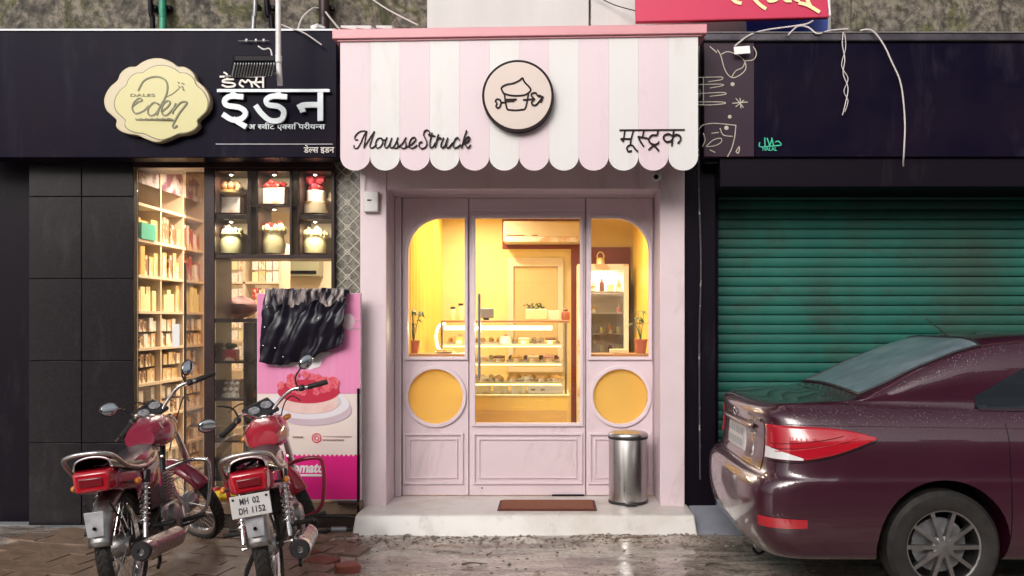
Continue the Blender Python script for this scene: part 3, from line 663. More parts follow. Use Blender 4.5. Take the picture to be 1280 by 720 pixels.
obj('halal_script', strokes([[(452,612),(470,608),(486,630),(440,636)],[(442,636),(436,612),(430,588)],[(440,636),(418,636),(414,622),(402,590)],[(430,600),(418,634)],[(416,636),(392,638),(388,588)],[(388,638),(384,642),(362,642),(354,632),(358,616)]], 4.8, 875, 50, 6.5, yb-.003, .003), grn, sb, label='green Arabic word halal')
obj('halal_lettering', text_mb('HALAL', X(953,yb), X(971,yb), Z(188.5,yb), yb-.004, yb-.001, height=4.6/sc(yb), weight=.02), grn, sb, label='small green letters HALAL')
# ------------------------------------------------------------------ banner, blue sheet, cables above
yn = -.15
bn = thing('banner', 'crimson hanging banner with cream Marathi letters above the black sign', 'banner', (X(915,yn), yn, Z(27,yn)))
bnm = MB().hexa([(X(795,yn),yn,Z(27.5,yn)),(X(1036,yn),yn,Z(21.5,yn)),(X(1036,yn),yn+.05,Z(21.5,yn)),(X(795,yn),yn+.05,Z(27.5,yn)),
                 (X(793,yn),yn,Z(-60,yn)),(X(1030,yn),yn,Z(-60,yn)),(X(1030,yn),yn+.05,Z(-60,yn)),(X(793,yn),yn+.05,Z(-60,yn))])
obj('sheet', bnm, M['banner'], bn, bevel=.002)
obj('frame_tube', MB().tube([(X(1037,yn),yn-.01,Z(20,yn)),(X(1031,yn),yn-.01,Z(-60,yn))], .008, 8), M['white'], bn)
obj('hem', MB().tube([(X(795,yn),yn-.004,Z(27.5,yn)),(X(1036,yn),yn-.004,Z(21.5,yn))], .006, 6), mat('dark_hem', (.25,.01,.03), .5), bn)
def bstr(d, wd): return strokes(d, 3.88, 790, 0, wd, yn-.004, .006)
obj('lettering', bstr([[(480,-50),(484,-12),(500,8),(526,16)],[(560,-60),(585,-14),(615,20),(645,42)],[(690,-40),(662,-8),(668,6),(700,-2),(712,-30)],[(740,-40),(742,0),(768,4)],[(770,-40),(786,-6),(808,2)],[(812,16),(850,26),(905,58)],[(850,-50),(848,-6),(862,28)],[(470,-75),(880,-60)]], 17), M['bannerletter'], bn)
obj('blue_sheet', MB().hexa([(X(935,.1),.1,Z(48,.1)),(X(1034,.1),.1,Z(48,.1)),(X(1034,.1),.13,Z(48,.1)),(X(935,.1),.13,Z(48,.1)),(X(932,.1),.1,Z(10,.1)),(X(1036,.1),.1,Z(10,.1)),(X(1036,.1),.13,Z(10,.1)),(X(932,.1),.13,Z(10,.1))]), M['blue'], label='blue plastic sheet showing under the crimson banner', cat='plastic sheet')
def cable(label, pts, r=.006, m=None, grp=None):
    P_ = catmull([(X(a,y), y, Z(b,y)) for a, b, y in pts], 7)
    return obj('cable', MB().tube(P_, r, 6), m or M['cable'], label=label, cat='cable', group=grp)
cable('pale looped cable draped under the banner towards the purple panel', [(918,58,-.25),(935,45,-.25),(955,38,-.2),(990,33,-.2),(1008,30,-.2),(1016,26,-.17)], .006)
cable('white cable tangle crossing the top of the right sign board', [(985,44,-.26),(997,33,-.22),(1010,34,-.22),(1022,42,-.25),(1038,38,-.2),(1060,36,-.2)], .006)
cable('twisted white wire hanging down the right sign board', [(1054,40,-.24),(1053,56,-.25),(1056,74,-.25),(1054,92,-.25),(1060,110,-.25),(1057,128,-.25),(1053,144,-.25)], .0038)
cable('second strand of the twisted wire on the right sign board', [(1056,42,-.25),(1057,60,-.25),(1052,82,-.25),(1060,98,-.25),(1055,114,-.25),(1060,126,-.25),(1056,140,-.25)], .003)
cable('white cable curving down at the far right of the sign board', [(1075,38,-.24),(1090,38,-.26),(1104,55,-.26),(1114,76,-.26),(1126,105,-.25),(1131,150,-.25),(1130,188,-.245),(1129,204,-.19),(1130,212,-.13)], .006)
cable('thin pale wire slanting over the mossy wall to the pink awning', [(455,-8,.2),(485,12,.1),(522,31,-.1)], .006)
cable('short pale wire curled above the black sign near the awning', [(372,38,-.1),(378,22,-.1),(390,11,-.05),(398,10,0)], .007)
cable('pale wire running down onto the pink awning cap', [(407,15,0),(414,24,-.1),(424,36,-.5)], .007)
cable('pale wire crossing the top corner of the left sign', [(350,30,-.1),(365,36,-.3),(380,41,-.36),(402,56,-.37)], .005)
cable('thin black wire looping in front of the pale wall panel', [(738,-10,.2),(765,5,.2),(796,14,.1)], .004, M['black'])
obj('cable_tag', MB().hexa([(X(918,-.27),-.27,Z(68,-.27)),(X(938,-.27),-.27,Z(66.5,-.27)),(X(938,-.26),-.262,Z(66.5,-.27)),(X(918,-.26),-.262,Z(68,-.27)),(X(917,-.27),-.27,Z(58.5,-.27)),(X(937,-.27),-.27,Z(57,-.27)),(X(937,-.26),-.262,Z(57,-.27)),(X(917,-.26),-.262,Z(58.5,-.27))]), M['paper'], label='small white tag hanging where the pale cable meets the purplish panel', cat='tag', bevel=.002)
bits = thing('torn_paper', 'torn white scraps lying on the left end of the pink cap', 'paper scraps', (X(425),-.45,Z(36,-.6)))
for a, b, c in ((428,3,0),(446,12,.4),(472,5,.2)):
    px_ = X(a,-.5); zz = Z(35.5,-.55)+.006
    obj('scrap', MB().hexa([(px_,-.55,zz),(px_+.1,-.5,zz),(px_+.12,-.4,zz+.01),(px_+.02,-.42,zz),(px_,-.55,zz+.015),(px_+.1,-.5,zz+.03),(px_+.12,-.4,zz+.035),(px_+.02,-.42,zz+.02)]), M['paper'], bits)
obj('white_rag', MB().ball((X(397,-.1),-.1,Z(37,-.1)), .05,.06,.035, 14, 8, jit=.7), M['paper'], label='crumpled white rag on the ledge left of the awning', cat='rag')

# ------------------------------------------------------------------ left shop
ls = thing('sweet_shop', 'brightly lit sweet and gift shop under a black Hindi sign', 'shop', (-2.4,0,0))
zf = .19
lx0, lx1 = -3.22, -1.5
obj('inner_floor', MB().box(-3.6,-1.48,.05,3.2,zf-.03,zf), M['floor'], ls)
obj('back_wall', MB().box(-3.6,-1.48,3.2,3.3,zf,2.9), M['cream'], ls)
obj('side_wall', MB().box(-3.62,-3.56,.1,3.3,0,2.9), M['cream'], ls)
obj('side_wall', MB().box(-1.52,-1.47,.12,3.3,0,2.9), M['cream'], ls)
obj('ceiling', MB().box(-3.6,-1.49,.1,3.3,2.86,2.92), M['cream'], ls)
gpr = mat('dark_granite', (.012,.010,.012), .25, col2=(.02,.016,.018), scale=60, spec=.2, dirt=((.05,.045,.045), 3, .54, .5, (1,1,.5)))
pr_ = obj('pier', MB().box(-3.94,-3.17,-.005,.085,0,3.6), M['black'], ls, label='dark granite pier at the left end')
for a, b in ((0,.62),(.625,1.24),(1.245,1.86),(1.865,2.48),(2.485,3.1)): obj('granite_panel', MB().box(-3.95,-3.555,-.024,-.005,a,b), gpr, pr_, bevel=.003); obj('granite_panel', MB().box(-3.55,-3.16,-.023,-.005,a,b), gpr, pr_, bevel=.003)
obj('closed_shutter', MB().box(-6,-3.96,.1,.2,0,3.6), M['black'], ls)
obj('fascia', MB().box(-3.9,-1.66,-.02,.3,Z(210,0),2.95), M['dkbrown'], ls, bevel=.004)
obj('light_strip', MB().box(-3.4,-2.72,-.012,.02,Z(206,0)-.02,Z(206,0)+.02), mat('orange_brown_trim', (.35,.14,.08), .4), ls)
# patterned pilaster with raised lattice tiles
pil = obj('tiled_pilaster', MB().box(X(417,.1),X(452,.1),.06,.3,zf,2.95), mat('patterned_tile', (.10,.09,.07), .35, col2=(.20,.18,.14), scale=40, lo=.45, hi=.55), ls)
ps = MB(); cell = (X(450,.06)-X(419,.06))
n_c = 12; gold_l = mat('pale_gold_inlay', (.50,.46,.38), .35)
th_ = MB(); w2 = cell/2-.004
for a, b in (((-w2,-w2),(w2,w2)), ((-w2,w2),(w2,-w2))): th_.ribbon([a, b], .007, -.004, 0, smooth=False)
th_.ribbon([(0,-w2),(w2,0),(0,w2),(-w2,0)], .006, -.004, 0, smooth=False, closed=True)
th_.ribbon(circ(0,0,.02,10), .006, -.005, 0, smooth=False, closed=True)
tme = th_.mesh('lattice_tile', gold_l, smooth=False)
k = 0; zc = Z(222,.06)
while zc > .3:
    inst('lattice_tile', tme, ((X(419,.06)+X(450,.06))/2, .058, zc), pil); zc -= cell
# plinth and front step
tag(obj('shop_plinth', MB().box(-3.42, xs0-.03+.02, -.12, .1, 0.10, zf), M['tan'], bevel=.008), kind='structure')
tag(obj('plinth_base', MB().box(-3.42, -1.44, -.06, .1, -.03, .098), mat('dark_plinth', (.04,.028,.024), .4, col2=(.09,.06,.045), scale=7), bevel=.006), kind='structure')

# black sign board with lettering
yk = -.3
lb = thing('hindi_sign', 'black shop sign with white Hindi lettering left of the pink awning', 'sign', (-2.4,yk,Z(200,yk)))
obj('board', MB().box(-4.4, X(421,yk), yk, yk+.2, Z(197,yk), Z(39,yk)), M['board'], lb, bevel=.006)
obj('top_trim', MB().box(-4.4, X(420,yk), yk-.01, yk+.2, Z(39,yk)+.001, Z(36.5,yk)), M['greymetal'], lb)
obj('line', MB().box(X(270,yk), X(416,yk), yk-.004, yk, Z(180.6,yk), Z(179.8,yk)), M['greymetal'], lb)
whl = mat('white_letter', (.62,.68,.70), .35)
whs = mat('cream_small_letter', (.65,.6,.55), .4)
def ls_(d, wd, y=yk-.02, th=.02): return strokes(d, 3.6, 170, 0, wd, y, th)
obj('lettering', ls_([[(372,410),(870,410)]], 13, yk-.024), whl, lb, label='headline bar of the big white Hindi letters')
obj('letter', ls_([[(442,412),(440,438)],[(480,438),(430,436),(404,452),(412,476),(468,486),(496,508),(482,534),(440,542),(400,520)],[(446,540),(470,556),(494,570)]], 24), whl, lb, label='large white Hindi letter on the left')
obj('letter', ls_([[(645,412),(640,436)],[(676,438),(618,436),(590,452),(600,474),(644,482),(668,505),(656,540),(610,545),(570,515),(545,482)]], 24), whl, lb, label='large white Hindi letter in the middle')
obj('letter', ls_([[(832,412),(832,538)],[(832,474),(762,475),(738,484)],[(748,484),(752,500)]], 25), whl, lb, label='large white Hindi letter on the right')
obj('lettering', ls_([[(380,346),(582,344)],[(412,346),(412,358)],[(440,358),(400,360),(394,370),(440,376),(444,388),(412,392),(390,384)],[(412,338),(404,330),(398,328)],[(484,392),(468,380),(478,362),(494,372),(506,362),(520,374),(524,392)],[(545,346),(540,368),(520,372)],[(530,372),(556,394)],[(545,372),(574,370)],[(574,346),(574,394)]], 8, yk-.008, .008), whs, lb, label='small white Hindi word above the big letters')
def deva(tokens, x0, x1, ztop, height, y, m, wt=.012):
    # tokens: (char, mode); mode h = half form (right stem cut away), z = zero width mark
    M_ = MB(); cur = 0
    def adv(ch):
        def wd(t):
            c = bpy.data.curves.new('t','FONT'); c.body = t; o = bpy.data.objects.new('t', c); C.objects.link(o)
            dg = bpy.context.evaluated_depsgraph_get(); me = bpy.data.meshes.new_from_object(o.evaluated_get(dg)); xs = [v.co.x for v in me.vertices]
            r_ = max(xs); bpy.data.objects.remove(o); bpy.data.curves.remove(c); bpy.data.meshes.remove(me); return r_
        return wd(ch+'l') - wd('l') if ch != ' ' else .3
    for ch, md in tokens:
        if ch == ' ': cur += .28; continue
        cu = bpy.data.curves.new('tmp','FONT'); cu.body = ch; cu.offset = wt; cu.extrude = .01; cu.resolution_u = 3
        g = curve_mb(cu, 0); a = adv(ch)
        if md == 'h':
            lim = a - .20
            keep = [f for f in g.f if max(g.v[i].x for i in f) < lim + .03]
            for p in g.v: p.x = min(p.x, lim)
            for p in g.v: p.x += cur
            M_.merge(g); cur += lim
        else:
            for p in g.v: p.x += cur
            M_.merge(g); cur += a
    xs = [p.x for p in M_.v]; zs_ = [p.z for p in M_.v]; kx = (x1-x0)/(max(xs)-min(xs)); kz = height/.62; mx = min(xs)
    for p in M_.v: p.x = x0+(p.x-mx)*kx; p.z = ztop + (p.z-.62)*kz; p.y = y + p.y*.2
    return M_
T = lambda s: [(c, '') for c in s]
sub = T('अ') + [(' ','')] + [('स','h')] + T('वीट') + [(' ','')] + T('ए') + [('क','h')] + T('स') + T('िपरीय') + [('न','h')] + T('स')
obj('lettering', deva(sub, X(311,yk), X(407,yk), Z(156.2,yk), 5.6/sc(yk), yk-.012, whl), whl, lb, label='line of small Hindi letters under the big word')
obj('lettering', deva(T('डेल')[:2] + [('ल','h')] + T('स') + [(' ','')] + T('इडन'), X(380,yk), X(418,yk), Z(184.5,yk), 6.4/sc(yk), yk-.006, whs), whs, lb, label='tiny Hindi letters at the lower right corner')
# scalloped yellow sign
yy_ = yk-.07
half = [(160,38),(220,46),(280,72),(322,102),(372,106),(418,130),(448,165),(468,212),(520,258),(558,318),(570,378),(552,440),(502,490),(474,520),(478,565),(445,602),(385,626),(312,636),(240,668),(160,690)]
full = half + [(320-a, b) for a, b in half[::-1][1:-1]]
def lg(a, b, y): return (X(176+a/6.26, y), Z(70+b/6.26, y))
def shape(k, y): return [lg(160+(a-160)*k, 364+(b-364)*k, y) for a, b in full]
fy = thing('scalloped_sign', 'scalloped pale yellow sign with thin script lettering on the black board', 'sign', (X(201,yk), yk, Z(180,yk)))
def cl2(p): return [(v.x, v.z) for v in catmull([(a,0,b) for a, b in p], 5, True)]
obj('body', fill2d([cl2(shape(1,yk))], yk-.075, yk-.002, .006), mat('cream_sign_edge', (.50,.42,.26), .35), fy)
obj('rim_line', fill2d([cl2(shape(.905,yk-.08))], yk-.078, yk-.07), mat('dark_sign_line', (.10,.09,.03), .4), fy)
obj('face', fill2d([cl2(shape(.885,yk-.08))], yk-.081, yk-.072), mat('pale_yellow_face', (.52,.47,.20), .35), fy)
inkg = mat('sign_script_ink', (.13,.12,.05), .4)
sg = [[(-60,392),(-20,360),(10,350),(-10,330),(-50,360),(-66,410),(-40,450),(20,430),(60,390)],[(142,380),(102,364),(62,405),(58,450),(84,468),(120,446),(150,396),(142,380)],[(128,462),(150,396),(186,335),(208,268),(200,200),(150,166),(90,164),(30,190),(0,230),(-20,270)],[(168,432),(206,402),(230,368),(212,350),(180,372),(162,418),(174,458),(206,462),(252,412)],[(250,450),(262,400),(272,372)],[(262,420),(310,366),(352,358),(358,375),(300,450),(252,540),(262,562),(284,545)]]
def sstr(d, wd): return strokes(d, 6.26, 176, 70, wd, yk-.082, .003)
obj('script_lettering', sstr(sg, 12), inkg, fy, label='thin cursive letters eden')
obj('twig', sstr([[(205,318),(250,295),(296,256)]], 5).merge(sstr([[(292,205),(300,212)],[(322,212),(338,220)],[(296,236),(306,248)],[(322,238),(332,252)],[(330,262),(338,268)]], 9)), inkg, fy)
obj('small_lettering', text_mb('DALES', X(176-40/6.26,yk), X(176+150/6.26,yk), Z(70+340/6.26,yk), yk-.085, yk-.082, height=22/6.26/sc(yk)), inkg, fy, label='small letters DALES')
obj('small_lettering', sstr([[(a, 492+3*math.sin(a)), (a+6, 504)] for a in range(-40,250,11)], 6), inkg, fy, label='illegible small line under the script letters')
# floodlight on its pole
fl = thing('floodlight', 'grilled floodlight hanging from a white pole in front of the Hindi sign', 'floodlight', (X(349,-.7),-.7,Z(108,-.7)))
xp = X(348,-.7)
obj('pole', MB().tube([(X(347,-.7),-.7,4.4),(xp,-.7,Z(72,-.7)),(X(349,-.7),-.68,Z(106,-.7))], .0185, 14), M['white'], fl)
obj('pole_clamp', MB().cyl((xp,-.7,Z(70,-.7)),(xp,-.7,Z(78,-.7)), .024, n=14), M['white'], fl)
obj('pole_stay', MB().bar((X(347,-.7),-.7,4.38),(X(347,-.7),.29,4.38), .03, .03), M['greymetal'], fl)
def fp(a, b, y): return (X(170+a/3.6, y), y, Z(b/3.6, y))
A_, B_, C_, D_ = fp(440,262,-.95), fp(628,262,-.95), fp(612,332,-.70), fp(424,338,-.70)
hm = MB().hexa([Vector(D_)+Vector((0,0,-.02)), Vector(C_)+Vector((0,0,-.02)), Vector(B_)+Vector((0,0,-.02)), Vector(A_)+Vector((0,0,-.02)), Vector(D_)+Vector((0,0,.03)), Vector(C_)+Vector((0,0,.03)), Vector(B_)+Vector((0,0,.02)), Vector(A_)+Vector((0,0,.02))])
hd_ = obj('lamp_housing', hm, M['black'], fl, bevel=.006)
fin = MB()
for k in range(15):
    t = (k+.5)/15; a = Vector(A_).lerp(Vector(B_), t); d = Vector(D_).lerp(Vector(C_), t)
    q = a.lerp(d, .06); r_ = a.lerp(d, .82)
    fin.bar(q+Vector((0,0,-.027)), r_+Vector((0,0,-.027)), .006, .014)
obj('cooling_fins', fin, mat('fin_grey', (.55,.58,.62), .4, .2), hd_, kind='stuff')
obj('lamp_arm', MB().tube([fp(400,345,-.72), fp(560,338,-.72), fp(632,330,-.71)], .007, 8), M['greymetal'], fl)
obj('lamp_wire', MB().tube(catmull([fp(550,208,-.6), fp(575,222,-.62), fp(596,218,-.62), fp(608,230,-.65), fp(612,262,-.7)],6), .005, 6), M['white'], fl)
tb = thing('barbed_bracket', 'short rod with three small pale clips on the upper Hindi sign', 'bracket', fp(540,184,yk-.02))
obj('rod', MB().tube([fp(460,184,yk-.03), fp(600,184,yk-.03)], .0035, 6), M['greymetal'], tb)
for a in (497,540,575): obj('clip', MB().ball(fp(a,181,yk-.035), .009, .008, .012, 8, 6), M['white'], tb)

# ---- interior of the left shop: wall shelving receding on the left
sh = thing('wall_shelf', 'tall cream shelving crammed with packets along the left shop wall', 'shelving', (-3.38,1.7,zf))
xw0, xw1 = -3.55, -3.20
levels = [zf+.02, .46, .75, 1.03, 1.31, 1.60, 1.88, 2.16, 2.44]
ys_ = [.12, .56, 1.02, 1.48]
crm = mat('cream_shelf', (.66,.52,.38), .45)
obj('back_panel', MB().box(xw0-.008, xw0, .1, 1.49, zf, 2.82), crm, sh)
um = MB().box(0,xw1-xw0,-.012,.012,0,2.62).mesh('upright', crm)
for y in ys_: inst('upright', um, (xw0, y, zf+.001), sh)
slm = MB().box(0,xw1-xw0+.006,.1,1.49,0,.022).mesh('shelf', crm)
for z in levels: inst('shelf', slm, (xw0, 0, z), sh)
pst = obj('header_board', MB().box(xw1-.02, xw1-.008, .12, 1.49, 2.62, 2.84), mat('magenta_print', (.55,.48,.50), .4, col2=(.20,.08,.13), scale=7, lo=.45, hi=.55), sh)
rng = random.Random(3)
def rbox(name, m, bev=.004):
    return MB().box(-.5,.5,-.5,.5,0,1).mesh(name, m)
ordw = ['first','second','third','fourth','fifth','sixth','seventh','eighth','ninth','tenth']
kinds = [('packet', M['gold']), ('packet', M['foilcream']), ('packet', M['orangebox']), ('packet', M['whitebox']), ('gift_box', M['redbox']), ('packet', M['pinkbox']), ('gift_box', M['brownbox']), ('packet', M['cakegold'])]
km = {}
def pk(kind):
    if kind not in km: km[kind] = rbox(kinds[kind][0], kinds[kind][1])
    return km[kind]
colw = ['gold foil','pale yellow','orange','white','red','pink','brown','amber']
for li, z in enumerate(levels[:8]):
    for bi in range(3):
        ya, yb_ = ys_[bi]+.02, ys_[bi+1]-.02
        fam = [[0,6,0,2],[0,1,7,1],[3,4,3,5],[3,6,3,2]][(7-li) % 4 if li > 2 else 3]
        if li >= 6: fam = [[6,0,7,2],[0,6,2,6],[4,3,4,3]][bi]
        elif li == 5: fam = [1,1,0,1]
        n_ = 5
        if li == 7 and bi == 0: n_ = 3
        rows = 1 if (li >= 5) else 2
        for rw in range(rows):
          for k in range(n_):
            kind = fam[rng.randrange(4)]; wy = (yb_-ya)/n_
            hgt = rng.uniform(.13,.23) if rows == 1 else rng.uniform(.085,.11)
            zz = z+.0225 + rw*.125
            if rw and rng.random() < .15: continue
            cat = 'gift box' if kind in (4,6) else 'packet'
            o = inst(kinds[kind][0], pk(kind), (xw1-.08-rng.uniform(0,.03), ya+wy*(k+.5), zz), scale=(.13, wy*.86, hgt), rot=(0,0,rng.uniform(-.05,.05)),
                 label=f'{colw[kind]} {cat}, {ordw[k]} in {["lower","upper"][rw]} row, {ordw[bi]} bay, {ordw[7-li]} cream shelf down', cat=cat, group=f'{colw[kind]} packets on the cream shelving')
# teal box
obj('box', MB().box(xw1-.10, xw1-.001+.02, .16, .42, 2.183, 2.31), M['teal'], label='teal green box on the upper shelf of the cream shelving', cat='box')
# back shelf unit seen through the display window
bs = thing('back_shelf', 'pale shelving of bright small packets behind the cake display window', 'shelving', (-2.97,2.05,zf))
bx0, bx1 = -3.32, -2.62
for x in (bx0, (bx0+bx1)/2, bx1): obj('upright', MB().box(x-.012,x+.012,1.9,2.2,zf+.001,2.3), crm, bs)
for k in range(8): obj('shelf', MB().box(bx0+.013,bx1-.013,1.9,2.2,zf+.03+k*.28,zf+.05+k*.28), crm, bs)
for k in range(3, 8):
    for c_ in range(10):
        if c_ == 5: continue
        for rw in range(2):
            kind = [3,0,3,4,3,1,2][rng.randrange(7)]
            inst(kinds[kind][0], pk(kind), (bx0+.05+c_*.0665, 1.97, zf+.051+k*.28+rw*.115), scale=(.058,.08,rng.uniform(.08,.11)), label=f'{colw[kind]} packet {ordw[c_]} from left, {["bottom","top"][rw]} layer, {ordw[7-k]} shelf behind display window', cat='packet', group=f'{colw[kind]} packets on the back shelving')
ag = thing('air_conditioner', 'grey green split air conditioner at the back of the sweet shop', 'air conditioner', (-2.0,3.1,1.9))
obj('casing', MB().box(X(352,2.9), X(396,2.9), 2.95, 3.19, Z(345,2.9), Z(324,2.9)), M['greenglass'], ag, bevel=.01)
obj('vent', MB().box(X(354,2.9), X(394,2.9), 2.94, 2.951, Z(342,2.9), Z(338,2.9)), M['black'], ag)
# display window frame of stacked cubes
df = thing('cake_display', 'dark metal display frame of stacked cubes holding cakes in the shop window', 'display frame', (-2.15,.1,zf))
fd0, fd1 = .03, .36
def fr(px0, px1, py0, py1, nm, y0=fd0, y1=fd1): return obj(nm, MB().box(X(px0,y0), X(px1,y0), y0, y1, Z(py1,y0), Z(py0,y0)), M['dkbrown'], df, bevel=.003)
for a, b in ((255,268),(414,418)): fr(a,b,207,625,'post',.0,fd1+.02) 
fr(269,414,207,214,'top_rail',.0,fd1+.02)
fr(309,314,214.2,318,'upright'); fr(320,323,214.2,318,'upright'); fr(362,365,214.2,318,'upright'); fr(372,375,214.2,318,'upright')
fr(269,309,268,274,'shelf'); fr(323.2,361.8,256,259,'shelf'); fr(375.2,414,268,274,'shelf'); fr(314.2,319.8,256,259,'bridge'); fr(365.2,371.8,256,259,'bridge'); 
fr(269,414,318,323,'shelf', .002)
fr(258,322,398,403,'shelf'); fr(257.5,263,403.2,622,'upright'); fr(304,309,403.2,622,'upright'); fr(317,322,403.2,622,'upright')
for py in (453,500,552,600): fr(263.2,303.8,py-1.3,py+1.3,'shelf'); fr(309.2,316.8,py-1.2,py+1.2,'shelf')
for a, b, c, d in ((269.2,308.8,214.2,267.8),(323.2,361.8,214.2,255.8),(375.2,413.8,214.2,267.8),(269.2,308.8,274.2,317.8),(375.2,413.8,274.2,317.8)):
    obj('back_panel', MB().box(X(a,fd0), X(b,fd0), fd1-.006, fd1-.001, Z(d,fd0), Z(c,fd0)), M['cream'], df)
wpn = obj('pane', MB().box(X(268.5), X(413.5), .012, .018, Z(622), Z(214.5)), M['glass'], df, smooth=False)
obj('mid_mullion', MB().box(X(362.2), X(364.6), -.004, .0115, Z(318), Z(214)), M['dkbrown'], df)
obj('sash_rail', MB().box(X(268.5), X(414), -.002, .0115, Z(400), Z(396.5)), M['dkbrown'], df) if False else None
for a, b in ((289,213),(343,213),(394,213),(343,260),(289,275.5),(394,275.5)):
    y = .075; cx_ = X(a,y); z_ = Z(b,y)-(.030 if b == 213 else .008)
    l = thing('spot_light', 'tiny round spotlight in the ceiling of the %s display cube' % {(289,213):'upper left',(343,213):'upper middle',(394,213):'upper right',(343,260):'lower middle',(289,275.5):'lower left',(394,275.5):'lower right'}[(a,b)], 'spotlight', (cx_,y,z_))
    obj('ring', MB().lathe([(.022,.01),(.022,-.004),(.016,-.004)], (cx_,y,z_), 16), M['chrome'], l)
    obj('bulb', MB().lathe([(0,-.012),(.010,-.009),(.015,.0)], (cx_,y,z_), 14), M['bulb'], l)
    ld = bpy.data.lights.new('spot', 'AREA'); ld.shape = 'DISK'; ld.size = .04; ld.energy = 2.6; ld.color = (1,.84,.62)
    lo_ = bpy.data.objects.new('spot', ld); C.objects.link(lo_); lo_.parent = l; lo_.location = (0,-.02,-.016); lo_.rotation_euler = (R(12),0,0)
# items in the cubes
def wpx(a, y): return X(a, y)
def gift(label, px, pyb, w_, h_, y, mbase, mtop, style, cat='gift basket'):
    cx_ = X(px,y); z_ = Z(pyb,y); k = 1/sc(y); w_ *= k; h_ *= k
    g = thing({'basket':'gift_basket','cake':'tiered_cake','box':'gift_box','hat':'fruit_bowl'}[style], label, cat, (cx_,y,z_))
    if style == 'basket':
        obj('basket', MB().lathe([(0,0),(w_*.42,0),(w_*.46,h_*.3),(w_*.38,h_*.62),(w_*.48,h_*.7)], (cx_,y,z_), 18), mbase, g)
        fr_ = MB(); rg = random.Random(int(px))
        for k_ in range(16):
            a = 2*PI*k_/16; fr_.ball((cx_+math.cos(a)*w_*.4, y+math.sin(a)*w_*.35, z_+h_*.72+rg.uniform(-.01,.02)), w_*.10, w_*.10, w_*.15, 7, 5, jit=.5)
        obj('ruffle', fr_, mbase, g)
        tp = MB()
        for k_ in range(7): tp.ball((cx_+rg.uniform(-.3,.3)*w_, y+rg.uniform(-.2,.2)*w_, z_+h_*(.82+rg.uniform(-.05,.1))), w_*.13, None, None, 8, 6, jit=.6)
        obj('sweets', tp, mtop, g)
    elif style == 'cake':
        obj('base_tier', MB().lathe([(0,0),(w_*.5,0),(w_*.5,h_*.3),(0,h_*.3)], (cx_,y,z_), 24), mbase, g, bevel=.004)
        obj('upper_tier', MB().lathe([(0,h_*.3),(w_*.36,h_*.3),(w_*.36,h_*.58),(0,h_*.58)], (cx_,y,z_), 24), M['whitebox'], g, bevel=.004)
        rg = random.Random(int(px)); tp = MB()
        for k_ in range(9): tp.ball((cx_+rg.uniform(-.25,.25)*w_, y+rg.uniform(-.2,.2)*w_, z_+h_*(.72+rg.uniform(-.1,.2))), w_*.17, None, None, 8, 6, jit=.7)
        obj('ribbon_rosette', tp, mtop, g)
    elif style == 'box':
        obj('box', MB().box(cx_-w_/2,cx_+w_/2,y-w_*.3,y+w_*.3,z_,z_+h_*.62), mbase, g, bevel=.003)
        tp = MB(); rg = random.Random(int(px)+1)
        for k_ in range(8): tp.ball((cx_+rg.uniform(-.35,.35)*w_, y+rg.uniform(-.2,.2)*w_, z_+h_*(.72+rg.uniform(-.06,.16))), w_*.16, None, w_*.1, 8, 6, jit=.7)
        obj('ribbon_bow', tp, mtop, g)
    else:
        obj('stand', MB().box(cx_-w_*.4,cx_+w_*.4,y-.05,y+.05,z_,z_+h_*.5), M['whitebox'], g, bevel=.003)
        obj('bowl', MB().lathe([(0,h_*.5),(w_*.5,h_*.62),(w_*.52,h_*.7),(w_*.3,h_*.72),(0,h_*.72)], (cx_,y,z_), 18), mbase, g)
        tp = MB()
        for k_ in range(7): tp.ball((cx_+math.cos(k_)*w_*.25, y+math.sin(k_)*w_*.2, z_+h_*.86), w_*.14, None, None, 8, 6, jit=.4)
        obj('sweets', tp, mtop, g)
    return g
ym = .2
gift('gold bowl of sweets on a white stand in the upper left cube', 289, 267, 34, 40, ym, M['gold'], M['brownbox'], 'hat', 'sweet bowl')
gift('white gift box with a red bow in the upper middle cube', 343, 256, 30, 32, ym, M['whitebox'], M['redbox'], 'box', 'gift box')
gift('two tier round gift stack topped with a dark red rosette', 395, 268, 32, 50, ym, M['brownbox'], mat('dark_red_ribbon', (.20,.02,.03), .4), 'cake', 'cake')
gift('pale green gift basket with white flowers in the lower left cube', 288, 317, 33, 34, ym, mat('pale_green_wrap', (.50,.52,.30), .4), M['whitebox'], 'basket')
gift('pale yellow wrapped gift basket with a red flower in the lower middle cube', 342, 317, 33, 40, ym, M['foilcream'], M['redbox'], 'basket')
gift('pale yellow wrapped gift basket with cream petals in the lower right cube', 393, 317, 33, 33, ym, M['foilcream'], M['cakecream'], 'basket')
gift('red gift box with a small green tree on the upper rack shelf', 284, 451.5, 26, 24, ym, M['redbox'], M['leaf'], 'box', 'gift box')
for px, py, k_ in ((313,452,0),(313,499,1),(313,551,2)):
    y = .2; bt = thing('small_bottle', f'small bottle on the {["upper","middle","lower"][k_]} narrow shelf beside the pink poster', 'bottle', (X(px,y),y,Z(py,y)))
    z_ = Z(py,y)+.001; obj('bottle', MB().lathe([(0,0),(.016,0),(.017,.08),(.008,.10),(.008,.12),(0,.12)], (X(px,y),y,z_), 12), [M['teal'],M['pinkbox'],M['redbox']][k_], bt); obj('cap', MB().lathe([(.010,.12),(.010,.132),(0,.132)], (X(px,y),y,z_), 10), M['whitebox'], bt)
gift('gold bowl of wrapped sweets on the lowest rack shelf', 285, 598, 28, 26, ym, M['gold'], M['redbox'], 'hat', 'sweet bowl')
